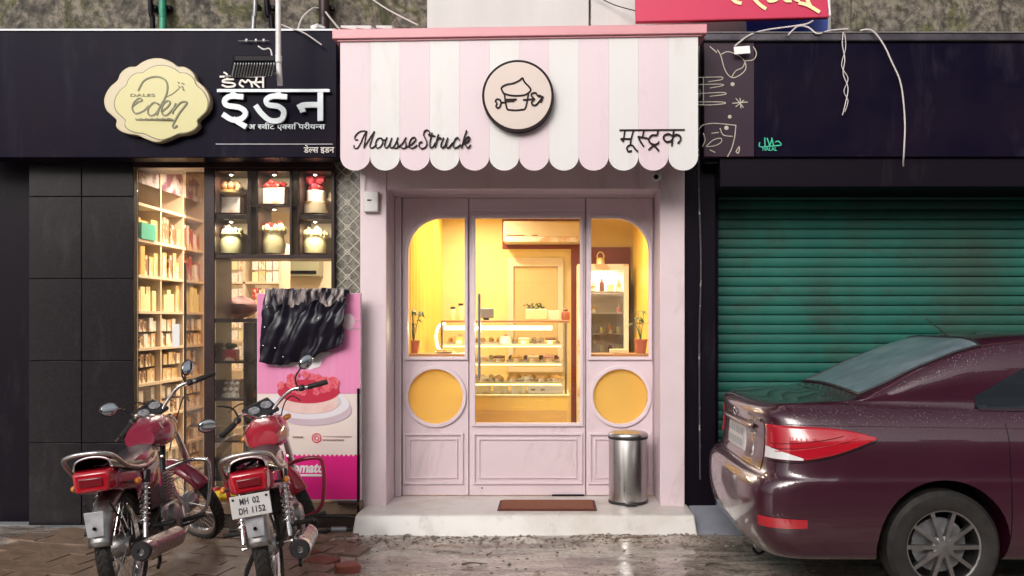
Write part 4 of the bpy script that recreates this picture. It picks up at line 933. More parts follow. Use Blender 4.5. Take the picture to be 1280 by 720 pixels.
# white tray of sweets
tr = thing('sweet_tray', 'white divided tray of pale sweets on the rack shelf', 'tray', (X(283,ym),ym,Z(498,ym)))
zt_ = Z(498.5,ym); xa, xb = X(266,ym), X(301,ym)
obj('tray', MB().hexa([(xa,ym-.06,zt_),(xb,ym-.06,zt_),(xb,ym+.06,zt_),(xa,ym+.06,zt_),(xa,ym+.0,zt_+.15),(xb,ym+.0,zt_+.15),(xb,ym+.09,zt_+.15),(xa,ym+.09,zt_+.15)]), M['brownbox'], tr)
swm = MB().ball((0,0,0), .02,.01,.018, 10, 6).mesh('sweet', M['whitebox'])
for r_ in range(3):
    for c_ in range(5): inst('sweet', swm, (xa+.024+c_*(xb-xa-.04)/4.2, ym-.058+.02*r_+.012, zt_+.03+r_*.044), tr)
go_ = thing('figurine', 'small golden winged ornament on the lower rack shelf', 'ornament', (X(283,ym),ym,Z(550,ym)))
gz = Z(550.5,ym)
obj('body', MB().ball((X(283,ym),ym,gz+.03), .03,.02,.03, 10, 8), M['gold'], go_)
for s_ in (-1,1): obj('wing', MB().ball((X(283,ym)+s_*.035,ym,gz+.055), .014,.01,.035, 8, 6), M['gold'], go_)
obj('sack', MB().ball((X(285,.3), .5, Z(393,.5)+.055), .17,.1,.085, 16, 10, jit=.3), mat('dark_red_bag', (.22,.06,.06), .6, col2=(.12,.04,.04), scale=8), label='dark red bag lying behind the window above the rack', cat='bag')
# yellow bag and bits on the plinth
obj('plastic_bag', MB().ball((X(276,-.06),-.04,zf+.034), .085,.05,.038, 16, 10, jit=.5), M['yellowcloth'], label='crumpled yellow plastic bag on the tan plinth', cat='plastic bag')
obj('tin_can', MB().lathe([(0,0),(.03,0),(.032,.01),(.032,.085),(.03,.09),(.0,.088)], (X(272,.05),.02,zf+.001), 18), M['redbox'], label='small red tin standing behind the yellow bag', cat='tin')
# glass door of the sweet shop
gd = thing('glass_door', 'open glass shop door with a dark edge left of the cake display', 'door', (X(236,0),0,zf))
obj('pane', MB().box(X(231,0), X(254.5,0), .02, .03, zf+.02, Z(214,0)), glassmat('smoky_glass', (.62,.55,.48), refl=1.4, dust=.25), gd, smooth=False)
obj('edge_stile', MB().box(X(229,0), X(231,0)-.001, .012, .038, zf+.001, Z(328,0)), M['dkbrown'], gd)
obj('edge_stile', MB().box(X(243.5,0), X(245,0), .012, .0195, zf+.001, Z(214,0)), M['orangebox'], gd) if False else None
obj('door_sticker', MB().box(X(215,-.01), X(224,-.01), -.004, .0, Z(434), Z(405)), M['paper'], gd, label='small white notice on the glass') 
obj('side_pane', MB().box(X(170,0), X(229,0)-.001, .022, .028, zf+.02, Z(212,0)), M['glass'], gd, smooth=False)
# lamps of the sweet shop
for i, (lx, ly) in enumerate(((-2.75,.75),(-2.1,.9),(-2.2,2.2))):
    cl = thing('ceiling_light', ['round light in the sweet shop ceiling near the wall shelving','round light in the sweet shop ceiling behind the cake display','round light at the back of the sweet shop ceiling'][i], 'ceiling light', (lx,ly,2.83))
    obj('rim', MB().lathe([(.095,.029),(.095,0),(.08,0),(.08,.02)], (lx,ly,2.83)), M['white'], cl)
    obj('lamp', MB().lathe([(.0,.012),(.078,.012)], (lx,ly,2.83)), M['bulb'], cl)
    ld = bpy.data.lights.new('shop_light', 'AREA'); ld.shape = 'DISK'; ld.size = .16; ld.energy = 36; ld.color = (1,.86,.66); ld.spread = R(165)
    lo_ = bpy.data.objects.new('shop_light', ld); C.objects.link(lo_); lo_.parent = cl; lo_.location = (0,0,-.012)

# ------------------------------------------------------------------ poster standee with jacket
yp = -.16
po = thing('poster_stand', 'pink standing poster with a berry cake in front of the tiled pilaster', 'poster stand', (X(386,yp), yp, .12))
qx0, qx1, qz0, qz1 = X(322,yp), X(450.5,yp), Z(624,yp), Z(367,yp)
def pbx(name, a, b, c, d, m, off=.0, th=.002, **k): return obj(name, MB().box(X(a,yp), X(b,yp), yp-off-th, yp-off, Z(d,yp), Z(c,yp)), m, po, smooth=False, **k)
obj('frame', MB().box(qx0-.004, qx1+.004, yp, yp+.03, qz0-.01, qz1+.004), M['white'], po, bevel=.002)
pinkp = mat('poster_pink', (.72,.22,.42), .5, col2=(.76,.28,.47), scale=3, stretch=(6,1,.15))
pbx('print', 322, 450.5, 367, 624, mat('poster_cream', (.78,.66,.60), .5, col2=(.74,.60,.56), scale=1.5), .0005)
pbx('print', 322, 450.5, 367, 492, pinkp, .003, label='pink upper area of the poster')
mg = mat('poster_magenta', (.76,.008,.22), .45)
zz_ = [(qx0, qz0)] + [(qx1, qz0)] ; n_ = 22
top = []
for k in range(n_*2+1):
    t = k/(n_*2); top.append((qx1+(qx0-qx1)*t, Z(570.5 if k % 2 else 567.5, yp)))
obj('print', MB().prism(zz_+top, yp-.005, yp-.003), mg, po, smooth=False, label='magenta lower band with zigzag top')
wht = mat('poster_white', (.80,.76,.77), .5)
obj('lettering', text_mb('zomato', X(358,yp), X(406,yp), Z(591,yp), yp-.0075, yp-.0055, height=12/sc(yp), weight=.035, shear=.25), wht, po, label='bold white slanted word on the magenta band')
obj('lettering', text_mb('BRINGS YOU THIS', X(366,yp), X(405,yp), Z(597.5,yp), yp-.0075, yp-.0055, height=4/sc(yp), weight=.02, shear=.15), wht, po, label='small white line under the bold word') if False else obj('lettering', strokes([[(366+i*3.1,594),(366+i*3.1+1.8,594)] for i in range(13)], 1, 0, 0, 2.6, yp-.0055, .002), wht, po, label='small blurred white line under the bold word')
# plate and cake print (flat)
def ell(cx_, cy_, a, b, t0=0, t1=360, n=40): return [(X(cx_+a*math.cos(R(t0+(t1-t0)*i/n)),yp), Z(cy_+b*math.sin(R(t0+(t1-t0)*i/n)),yp)) for i in range(n)]
def pr(name, pts, m, off, **k): return obj(name, MB().prism(pts, yp-off-.0012, yp-off), m, po, smooth=False, **k)
pr('plate_print', ell(391,512,49,20), mat('print_shadow_grey', (.55,.42,.48), .5), .0060)
pr('plate_print', ell(387,505,50,19), mat('print_plate', (.72,.66,.70), .5), .0074)
pr('plate_print', ell(387,502,40,14), mat('print_plate_inner', (.60,.52,.58), .5), .0088)
pr('cake_print', [(X(349,yp),Z(486,yp)),(X(349,yp),Z(506,yp))]+ell(386,506,37,11,180,0,20)+[(X(423,yp),Z(506,yp)),(X(423,yp),Z(486,yp))], mat('print_cake_side', (.72,.45,.42), .5, col2=(.78,.58,.52), scale=12), .0102)
pr('cake_print', ell(386,489,38.5,15), mat('print_glaze', (.50,.015,.05), .4), .0116)
rg = random.Random(5); pr_r = mat('print_berry', (.62,.03,.08), .4, col2=(.75,.20,.22), scale=50)
bm_ = MB()
for k in range(46):
    a = rg.uniform(0,2*PI); q = rg.uniform(.55,1); u = 386+36*math.cos(a)*q; v = 479+12*math.sin(a)*q
    bm_.lathe([(rg.uniform(3,5)/sc(yp),0),(0,-.0003)], (X(u,yp), yp-.0145-k*.00004, Z(v,yp)), 7, 'y')
obj('berry_print', bm_, pr_r, po, smooth=False, kind='stuff')
obj('badge_print', fill2d([ell(396,547.5,6.2,6.2), ell(396,547.5,4.6,4.6)], yp-.006, yp-.004), pr_r, po, smooth=False)
obj('badge_print', fill2d([ell(396,547.5,3.4,3.4), ell(396,547.5,1.8,1.8)], yp-.006, yp-.004), pr_r, po, smooth=False)
gl = mat('poster_grey_text', (.42,.30,.30), .6)
obj('small_print', strokes([[(404+i*3.3,545.6),(404+i*3.3+2,545.6)] for i in range(11)]+[[(404+i*3.3,549.6),(404+i*3.3+2,549.6)] for i in range(8)]+[[(366+i*3.3,545.8),(366+i*3.3+2,545.8)] for i in range(4)], 1, 0, 0, 1.3, yp-.0045, .0015), gl, po)
obj('heading_outline', fill2d([[(X(a,yp),Z(b,yp)) for a, b in ((336,449),(340,446),(364,446),(386,455),(392,443),(404,440),(414,440),(412,444),(404,447),(400,458),(388,462),(372,458),(345,458))]], yp-.0075, yp-.005), wht, po, smooth=False, label='white lettering partly hidden under the jacket')
obj('round_print', fill2d([ell(436,402,7.5,10)], yp-.0075, yp-.005), mat('poster_pale', (.76,.55,.60), .5), po, smooth=False, label='pale round badge beside the jacket')
obj('small_print', strokes([[(441,401),(449,401)],[(441,411),(449,411)]], 1, 0, 0, 1.4, yp-.0055, .0015), gl, po)
obj('stand_leg', MB().tube([(qx1-.012,yp-.02,qz1-.7),(qx1-.012,yp-.02,.02)], .009, 8), M['black'], po)
obj('foot_bar', MB().box(X(424,yp), qx1, yp-.05, yp+.02, qz0-.035, qz0-.012), M['dkbrown'], po, bevel=.004)

# jacket draped over the poster top
def jacket(u, v):
    # u across, v from over the back to the hem
    import math as m_
    lx = [330,333,329,326][0]
    L0 = X(334,-.2) + (X(326,-.2)-X(334,-.2))*v; R0 = X(436,-.2) + (X(430,-.2)-X(436,-.2))*v
    x = L0 + (R0-L0)*u
    hem = 452 + (455-452)*0 - 26*max(0,(u-.62)/.38)**1.2*1.0 + 4*math.sin(u*7)
    z_top = Z(362,-.15); z_h = Z(hem,-.2)
    if v < .12:
        t = v/.12; y = -.02 - .19*t; z = z_top + .02*math.sin(t*PI) - .16*(1-t)**2
    else:
        t = (v-.12)/.88; y = -.21 - .03*math.sin(t*PI); z = z_top + (z_h-z_top)*t
    fold = .026*math.sin(u*40 + 3*math.sin(v*4) + v*(u-.5)*26)*max(0,1-v*2.1)**1.1 + .012*math.sin(u*9+v*5) + .006*math.sin(u*31+v*9)
    crump = noise.noise(Vector((u*3, v*3.5, 2)))*.03 + noise.noise(Vector((u*11, v*8, 6)))*.006
    y -= abs(fold)*1.3 + crump + .012
    if v < .12: y = min(y, .01)
    x += .012*noise.noise(Vector((u*5, v*9, 9)))
    z += .012*noise.noise(Vector((u*14, v*3, 4)))
    return (x, y, z)
jk = thing('jacket', 'glossy black rain jacket draped over the top of the pink poster', 'jacket', (X(382,-.2),-.2,Z(455,-.2)))
jm = mat('wet_black_nylon', (.006,.004,.012), .34, bump=.3, bscale=14, spec=.4)
lin_m = mat('beige_lining', (.46,.39,.37), .4, col2=(.015,.01,.02), scale=6, bump=.3, bscale=30, lo=.42, hi=.56, stretch=(2.6,1,.9))
def lining(u0, u1, v1, off):
    def f(u, v):
        uu = u0+(u1-u0)*u; c = (u0+u1)/2; vv = .10+(v1-.10)*v*(1-.45*abs(2*u-1)**2)
        p = jacket(c+(uu-c)*(1-.55*v) + .05*(c-.5)*v*-1.2, vv); return (p[0], p[1]-off, p[2])
    return f
jo = obj('body', MB().grid(jacket, 110, 60), jm, jk)
so_ = jo.modifiers.new('thickness', 'SOLIDIFY'); so_.thickness = .006
def lining_f(u, v):
    uu = .03+.94*u; vv = .07+(.22+.10*noise.noise(Vector((uu*7,3,1)))+.05*noise.noise(Vector((uu*24,1,1)))+.05*abs(2*uu-1))*v
    p = jacket(uu, vv); return (p[0], p[1]-.005-.004*v, p[2])
lo2 = obj('lining', MB().grid(lining_f, 90, 16), lin_m, jk)
snap = MB().ball((0,0,0), .006,.004,.006, 10, 6).mesh('snap_button', M['chrome'])
for a, b in ((335,384),(332,409),(330,432),(345,462-27),(355,446),(399,398),(424,404)): inst('snap_button', snap, (X(a,-.24), -.262, Z(b,-.24)), jk)

# hose and rods beneath the poster
cb = thing('black_hose', 'black hose curling on the ground beside the marble step', 'hose', (X(430,-.25),-.25,0))
obj('tube', MB().tube(catmull([(X(380,-.2),-.2,.10),(X(405,-.22),-.22,.11),(X(440,-.22),-.22,.105),(X(446,-.22),-.24,.075),(X(438,-.3),-.30,.03),(X(415,-.3),-.33,.035),(X(398,-.3),-.36,.02)],8), .013, 10), M['rubber'], cb)
obj('coupling', MB().cyl((X(414,-.33),-.33,.035),(X(432,-.33),-.31,.032), .024, n=14), M['greymetal'], cb)

# ------------------------------------------------------------------ bin and doormat
bc = (X(785,.13), .13)
br = .152
bi_ = thing('pedal_bin', 'brushed steel pedal bin beside the pink door', 'bin', (*bc, zs))
def bl_(prof, m, nm, **k): return obj(nm, MB().lathe(prof, (*bc, zs), 48), m, bi_, **k)
bh = .545
bl_([(br*.96,.0),(br,.004),(br,.02),(br*.97,.024)], M['plastic'], 'base_ring')
bl_([(0,.022),(br*.97,.022),(br*.97,.024),(br*.975,bh-.052),(br*.97,bh-.05),(0,bh-.05)], M['steel'], 'body')
bl_([(br*.985,bh-.052),(br*1.0,bh-.05),(br*1.0,bh-.034),(br*.985,bh-.032)], M['plastic'], 'lid_seal')
bl_([(br*.99,bh-.031),(br*.995,bh-.028),(br*.985,bh-.014),(br*.93,bh-.004),(br*.6,bh+.004),(0,bh+.007)], M['steel'], 'lid')
obj('pedal', MB().box(bc[0]-.045+.01, bc[0]+.055, bc[1]-br-.04, bc[1]-br+.02, zs+.008, zs+.024), M['plastic'], bi_, bevel=.004)
dm = thing('doormat', 'brown coir doormat on the white marble step', 'doormat', (X(683,0),0,zs))
dmx0, dmx1 = X(623,-.05), X(745,-.05)
obj('border', MB().box(dmx0, dmx1, -.205, .165, zs+.0005, zs+.010), M['maroonmat'], dm, bevel=.004)
obj('pile', MB().box(dmx0+.022, dmx1-.022, -.183, .143, zs+.0105, zs+.018), M['mat'], dm, bevel=.003)

# ------------------------------------------------------------------ bakery interior things
yc0, yc1 = 1.05, 1.6
k0, k1 = X(546,yc0), X(712,yc0)
zc_b = Z(494,yc0); zc_t = Z(401.5,yc0)
dc = thing('display_counter', 'glass pastry display counter on a yellow base inside the bakery', 'display counter', ((k0+k1)/2,(yc0+yc1)/2,zs+.004))
obj('base', MB().box(k0, k1-.02, yc0+.02, yc1, zs+.005, zc_b-.012), M['yellowpanel'], dc, bevel=.004)
obj('kick_board', MB().box(k0+.002, k1-.022, yc0+.006, yc0+.019, zs+.006, Z(513,yc0)), mat('ochre_laminate', (.66,.42,.12), .45), dc)
obj('deck', MB().box(k0, k1, yc0, yc1, zc_b-.011, zc_b+.004), M['foilcream'], dc, bevel=.003)
obj('top', MB().box(k0+.03, k1, yc0+.04, yc1, zc_t-.012, zc_t+.008), M['wood'], dc, bevel=.004)
lev = [Z(431,yc0), Z(454,yc0), Z(479,yc0)]
for z in lev:
    s_ = obj('glass_shelf', MB().box(k0+.02, k1-.05, yc0+.08, yc1-.05, z-.005, z+.004), M['caseglass'], dc, smooth=False)
    obj('shelf_edge', MB().box(k0+.02, k1-.05, yc0+.066, yc0+.079, z-.010, z+.008), M['foilcream'], dc)
obj('light_tube', MB().tube([(k0+.06, yc0+.07, Z(410,yc0)), (X(690,yc0), yc0+.07, Z(410,yc0))], .017, 12), M['led'], dc)
for z in lev: obj('light_strip', MB().box(k0+.04, k1-.07, yc0+.085, yc0+.10, z-.022, z-.010), M['ledwarm'], dc)  # lowest strip is an extra, added to brighten the boxes on the deck
obj('side_light', MB().tube(catmull([(k0+.07,yc0+.05,Z(404,yc0)),(k0+.012,yc0+.04,Z(408,yc0)),(k0-.01,yc0+.04,Z(421,yc0)),(k0+.012,yc0+.04,Z(436,yc0)),(k0+.08,yc0+.05,Z(440,yc0))],6), .011, 8), M['led'], dc)
cld = bpy.data.lights.new('case_light', 'AREA'); cld.shape = 'RECTANGLE'; cld.size = 1.0; cld.size_y = .05; cld.energy = 15; cld.color = (1,.84,.55)
clo = bpy.data.objects.new('case_light', cld); C.objects.link(clo); clo.parent = dc; clo.location = Vector(((k0+k1)/2, yc0+.034, zc_t-.05)) - dc.location; clo.rotation_euler = (R(-40),0,0)
obj('front_pane', MB().box(k0+.005, k1-.02, yc0+.02, yc0+.026, zc_b+.005, zc_t-.013), M['caseglass'], dc, smooth=False)
for x in (X(706,yc0), k0+.03): obj('corner_post', MB().box(x, x+.018, yc0+.03, yc0+.048, zc_b+.005, zc_t-.013), M['steel'], dc)
obj('end_post', MB().box(X(716,yc0), X(722,yc0), yc0-.1, yc0-.06, zs+.005, Z(403,yc0)), M['wood'], dc) if False else None
rg = random.Random(11)
def pastry(z, px, m, kind, lab, cat, w_=.10, y=None):
    y = y or yc0+.18; x = X(px, y)
    g = thing(kind, lab, cat, (x,y,z))
    if kind == 'cake_slice':
        obj('sponge', MB().box(x-w_/2,x+w_/2,y-.05,y+.05,z+.004,z+.035), M['cakegold'], g, bevel=.006); obj('icing', MB().box(x-w_/2,x+w_/2,y-.05,y+.05,z+.036,z+.055), m, g, bevel=.008)
    elif kind == 'round_cake':
        obj('tier', MB().lathe([(0,.004),(w_*.55,.004),(w_*.55,.06),(w_*.5,.068),(0,.068)], (x,y,z), 20), m, g); obj('topping', MB().ball((x,y,z+.075), .02,.02,.012, 10, 6), M['cakepink'], g)
    else:
        obj('dome', MB().ball((x,y,z+.024), w_*.5,.04,.028, 12, 8, jit=.25), m, g); obj('paper_case', MB().lathe([(0,.002),(w_*.38,.002),(w_*.46,.018)], (x,y,z), 14), M['whitebox'], g)
    o2 = obj('price_card', MB().hexa([(x-.022,y-.085,z+.002),(x+.022,y-.085,z+.002),(x+.022,y-.083,z+.002),(x-.022,y-.083,z+.002),(x-.022,y-.075,z+.03),(x+.022,y-.075,z+.03),(x+.022,y-.073,z+.03),(x-.022,y-.073,z+.03)]), M['whitebox'], g)
    return g
sl = ['leftmost','second','third','fourth','fifth','rightmost']
for i, px in enumerate((604,623,641,659,677,694)):
    pastry(lev[2]+.004, px, M['cakegold'] if i % 3 else M['cakecream'], 'bun', f'{sl[i]} small bun on the lower glass shelf of the counter', 'bun')
for i, px in enumerate((602,624,646,666,686)):
    pastry(lev[1]+.004, px, [M['cakecream'],M['cakebrown'],M['cakegold'],M['cakecream'],M['cakepink']][i], 'cake_slice', f'{["leftmost cream","chocolate","golden","right hand cream","rightmost pink"][i]} cake slice on the middle glass shelf of the counter', 'cake slice')
for i, px in enumerate((575,632,655,688)):
    pastry(lev[0]+.004, px, [M['cakegold'],M['cakecream'],M['cakecream'],M['cakebrown']][i], 'round_cake' if i in (0,1) else 'cake_slice', f'{["golden round cake at the left window","small cream round cake left of centre","flat cream slice right of centre","dark slice at the right end"][i]} on the top glass shelf of the counter', 'cake')
for i, px in enumerate((604,626,648)):
    y = yc0+.14; x = X(px,y); z = zc_b+.004
    g = thing('cake_box', f'{["leftmost","middle","rightmost"][i]} pale cake box on the counter deck', 'cake box', (x,y,z))
    obj('box', MB().box(x-.062,x+.062,y-.05,y+.05,z+.001,z+.10), M['whitebox'], g, bevel=.004)
    obj('label', MB().box(x-.03,x+.035,y-.0525,y-.0505,z+.03,z+.07), M['foilcream'], g)
g = thing('price_board', 'long pale tray with two small marks at the right of the counter deck', 'tray', (X(682,yc0),yc0+.1,zc_b))
obj('tray', MB().box(X(660,yc0+.1), X(704,yc0+.1), yc0+.08, yc0+.2, zc_b+.005, zc_b+.075), M['whitebox'], g, bevel=.006)
for px in (664,676): obj('mark', MB().box(X(px,yc0+.1), X(px+5,yc0+.1), yc0+.077, yc0+.0795, zc_b+.035, zc_b+.048), M['brownbox'], g)
for li_, z in enumerate(lev):
    for side_, (a, b) in enumerate(((k0+.05, (k0+k1)/2-.02), ((k0+k1)/2+.02, k1-.08))):
        t_ = thing('serving_tray', f'{["left","right"][side_]} pale tray of small sweets at the back of the {["top","middle","lower"][li_]} counter shelf', 'tray', ((a+b)/2, yc0+.36, z+.005))
        obj('tray', MB().box(a, b, yc0+.27, yc0+.46, z+.0055, z+.018), M['whitebox'], t_, bevel=.003)
        nn = 7; me_ = MB().ball((0,0,.018), .026,.03,.022, 10, 6, jit=.2).mesh('sweet', [M['cakegold'],M['cakecream'],M['foilcream'],M['cakebrown'],M['cakecream'],M['cakegold']][li_*2+side_])
        for q_ in range(nn): inst('sweet', me_, (a+.035+q_*(b-a-.07)/(nn-1), yc0+.33+.05*(q_ % 2), z+.018), t_)
# things on top of the counter
yt = yc0+.2; ztp = zc_t+.009
g = thing('payment_terminal', 'small grey screen standing on the counter behind the door handle', 'screen', (X(608,yt),yt,ztp))
obj('screen', MB().box(X(598,yt), X(617,yt), yt, yt+.02, ztp+.02, ztp+.105), M['greymetal'], g, bevel=.004)
obj('stand', MB().box(X(604,yt), X(611,yt), yt+.005, yt+.06, ztp, ztp+.03), M['plastic'], g)
g = thing('flower_basket', 'yellow basket with green leaves on top of the pastry counter', 'basket', (X(672,yt),yt,ztp))
obj('basket', MB().box(X(657,yt), X(684,yt), yt-.05, yt+.06, ztp, ztp+.10), M['foilcream'], g, bevel=.01)
obj('card', MB().box(X(685,yt), X(699,yt), yt-.03, yt+.03, ztp, ztp+.085), M['cakecream'], g, bevel=.004)
def leafball(name, c, n, spread, parent, ln=.07, wd=.018, up=.4, seed=1, m=None):
    rg_ = random.Random(seed); mb = MB()
    for i in range(n):
        a = rg_.uniform(0,2*PI); e = rg_.uniform(up-.6, up+.6); d = Vector((math.cos(a)*math.cos(e), math.sin(a)*math.cos(e), math.sin(e)))
        p = Vector(c) + Vector((rg_.uniform(-1,1)*spread[0], rg_.uniform(-1,1)*spread[1], rg_.uniform(-1,1)*spread[2]))
        sd_ = d.cross(Vector((0,0,1))); sd_ = sd_.normalized()*wd if sd_.length > 1e-3 else Vector((wd,0,0))
        L1 = ln*rg_.uniform(.6,1.2); q = p + d*L1*.5 + Vector((0,0,.006)); t = p + d*L1 - Vector((0,0,.25*L1))
        mb.add([p, q+sd_, t, q-sd_], [(0,1,2,3)])
    return obj(name, mb, m or M['leaf'], parent, smooth=False)
leafball('leaves', (X(668,yt),yt,ztp+.11), 40, (.07,.03,.02), g, .06, .014)
g = thing('soft_toy', 'small reddish brown bear shaped jar at the right end of the counter', 'jar', (X(707,yt),yt,ztp))
obj('jar', MB().lathe([(0,0),(.035,0),(.04,.03),(.035,.07),(.02,.08),(0,.08)], (X(707,yt),yt,ztp), 16), mat('red_brown_ceramic', (.35,.10,.05), .35), g)
obj('lid', MB().ball((X(707,yt),yt,ztp+.09), .022,.022,.014, 10, 6), M['cakebrown'], g)
g = thing('glass_jars', 'pair of little glass jars at the left end of the counter top', 'jars', (X(572,yt),yt,ztp))
for px, h_ in ((566,.10),(576,.13)):
    o_ = obj('jar', MB().lathe([(0,0),(.028,0),(.03,h_*.8),(.02,h_),(0,h_)], (X(px,yt),yt,ztp), 14), M['foilcream'], g); obj('lid', MB().lathe([(.022,h_),(.022,h_+.02),(0,h_+.02)], (X(px,yt),yt,ztp), 14), M['plastic'], o_)
# air conditioner
ya_ = 2.45
g = thing('air_conditioner', 'white split air conditioner high on the bakery back wall', 'air conditioner', (X(675,ya_),2.6,Z(306,ya_)))
obj('casing', MB().box(X(629,ya_), X(726,ya_), ya_, 2.74, Z(303,ya_), Z(276,ya_)), M['cream'], g, bevel=.02)
obj('flap', MB().box(X(633,ya_), X(722,ya_), ya_-.012, ya_+.02, Z(302.5,ya_), Z(296,ya_)), M['whitebox'], g, bevel=.005)
obj('slot', MB().box(X(633,ya_), X(722,ya_), ya_-.004, ya_, Z(295,ya_), Z(293.5,ya_)), M['brownbox'], g)
obj('back_plate', MB().box(X(627,2.6), X(730,2.6), 2.742, 2.749, Z(310,2.6), Z(270,2.6)), M['redbrown'], g)
# fridge
yf = 2.2
g = thing('upright_fridge', 'white upright drinks fridge with glass door and lit shelves', 'fridge', (X(758,yf),2.35,zs))
fx0, fx1, fz0, fz1 = X(722,yf), X(786,yf), zs+.006, Z(330,yf)
obj('cabinet', fill2d([rect(fx0,fx1,fz0,fz1)], 2.55, 2.66), M['whitebox'], g)
for a, b in ((fx0,fx0+.03),(fx1-.03,fx1)): obj('side_panel', MB().box(a,b,yf+.04,2.549,fz0,fz1), M['whitebox'], g)
obj('top_panel', MB().box(fx0+.031,fx1-.031,yf+.04,2.549,fz1-.05,fz1-.001), M['whitebox'], g)
obj('door_frame', fill2d([rect(fx0,fx1,fz0,fz1), rect(fx0+.04,fx1-.05,fz0+.1,fz1-.06)], yf, yf+.038, .004), M['whitebox'], g)
obj('door_pane', MB().box(fx0+.04,fx1-.05,yf+.012,yf+.018,fz0+.1,fz1-.06), M['caseglass'], g, smooth=False)
for k, py in enumerate((364,391,417,441,465)):
    z = Z(py,yf+.1); obj('wire_shelf', MB().box(fx0+.035,fx1-.035,yf+.06,2.54,z-.008,z), M['whitebox'], g)
    for j in range(5):
        if rg.random() < .25: continue
        kind = rg.randrange(3); x = fx0+.08+j*.085; h_ = rg.uniform(.07,.14)
        bt = thing('drink_bottle' if kind else 'dessert_tub', f'{["first","second","third","fourth","fifth"][j]} item from the left on the {["top","second","third","fourth","bottom"][k]} shelf of the drinks fridge', 'bottle' if kind else 'tub', (x,yf+.16,z+.001))
        if kind: 
            obj('bottle', MB().lathe([(0,0),(.024,0),(.025,h_*.65),(.010,h_*.85),(.010,h_),(0,h_)], (x,yf+.16,z+.001), 12), [M['cakebrown'],M['cakepink'],M['orangebox']][rg.randrange(3)], bt); obj('cap', MB().lathe([(.012,h_),(.012,h_+.012),(0,h_+.012)], (x,yf+.16,z+.001), 10), M['whitebox'], bt)
        else:
            obj('tub', MB().lathe([(0,0),(.03,0),(.036,.06)], (x,yf+.16,z+.001), 14), M['foilcream'], bt); obj('lid', MB().lathe([(.038,.06),(.038,.068),(0,.068)], (x,yf+.16,z+.001), 14), M['cakecream'], bt)
fl_ = bpy.data.lights.new('fridge_light', 'AREA'); fl_.size = .3; fl_.energy = 4.5; fl_.color = (1,.8,.6); fo = bpy.data.objects.new('fridge_light', fl_); C.objects.link(fo); fo.parent = g; fo.location = ((fx0+fx1)/2-g.location.x, .05, fz1-.06-g.location.z)
lt_ = thing('table_lantern', 'brass lantern with a ring handle on top of the drinks fridge', 'lantern', (X(751,yf+.1),yf+.15,fz1))
lx_, ly_ = X(751,yf+.1), yf+.15
obj('body', MB().lathe([(0,0),(.045,0),(.04,.06),(.015,.075),(0,.075)], (lx_,ly_,fz1+.001), 14), M['gold'], lt_)
obj('handle', MB().tube([(lx_+.035*math.cos(R(a)), ly_, fz1+.085+.045*math.sin(R(a))) for a in range(-20,201,20)], .006, 8), M['gold'], lt_)
# ledges and plants at the two windows
for nm, a, b, lab in (('window_ledge',509,582,'wooden ledge inside the left window'),('window_ledge',738,812,'wooden ledge inside the right window')):
    x0_ = X(a,.5); x1_ = X(b,.5)
    tag(obj(nm, MB().box(x0_, x1_, .44, .70, Z(446,.5)-.02, Z(442,.5)), M['wood'], pb, bevel=.004), lab)
zl_ = Z(441.5,.55)
def plant(px, lab, potm, seed, s_=1, lean=0, hp=.09):
    y = .58; x = X(px,y); z = Z(442,.5)+.001
    g = thing('potted_plant', lab, 'potted plant', (x,y,z))
    obj('pot', MB().lathe([(0,0),(.034*s_,0),(.046*s_,hp),(.050*s_,hp),(.050*s_,hp+.014),(.042*s_,hp+.014),(.040*s_,hp-.005),(0,hp-.005)], (x,y,z), 20), potm, g)
    rg_ = random.Random(seed)
    for i in range(7):
        a = rg_.uniform(0,2*PI); tip = Vector((x+lean*rg_.uniform(.3,1)+math.cos(a)*.035, y+math.sin(a)*.03, z+hp+rg_.uniform(.10,.24)*s_))
        obj('stem', MB().tube([(x,y,z+hp-.005),(x*.5+tip.x*.5,y*.5+tip.y*.5,z*.5+hp*.5+tip.z*.5+.02),tip], [.0035,.002], 6), M['leaf'], g)
        # long drooping leaves
        for j in range(2):
            b_ = rg_.uniform(0,2*PI); L1 = .085*s_; d = Vector((math.cos(b_),math.sin(b_)*.6,.15)); sd_ = d.cross(Vector((0,0,1))).normalized()*.016*s_
            p = tip; q = p+d*L1*.45+Vector((0,0,.012)); t = p+d*L1+Vector((0,0,-.035))
            obj('leaf', MB().add([p, q+sd_+Vector((0,0,-.004)), t, q-sd_+Vector((0,0,-.004)), q], [(0,1,4),(1,2,4),(2,3,4),(3,0,4)]), M['leaf'], g, smooth=False)
plant(517, 'leafy plant in a brown pot at the left window', M['terracotta'], 4, 1.1, .02)
plant(801, 'slender plant in a terracotta pot at the right window', M['terracotta'], 9, 1.15, -.01, .10)
g = thing('pastry_plate', 'plate of twisted pastries on the ledge inside the left window', 'plate', (X(556,.58),.58,Z(442,.5)))
obj('plate', MB().lathe([(0,0),(.05,0),(.085,.012),(.08,.014),(.05,.006),(0,.006)], (X(556,.58),.58,Z(442,.5)+.001), 24), M['whitebox'], g)
for k_ in range(6): obj('pastry', MB().ball((X(556,.58)+.045*math.cos(k_), .58+.04*math.sin(k_), Z(442,.5)+.022), .026,.016,.013, 10, 6, jit=.3), M['cakegold'], g)
g = thing('napkin_box', 'low pale box on the ledge inside the right window', 'box', (X(773,.58),.58,Z(442,.5)))
obj('box', MB().box(X(762,.58), X(784,.58), .54, .62, Z(442,.5)+.001, Z(442,.5)+.035), M['foilcream'], g, bevel=.004)
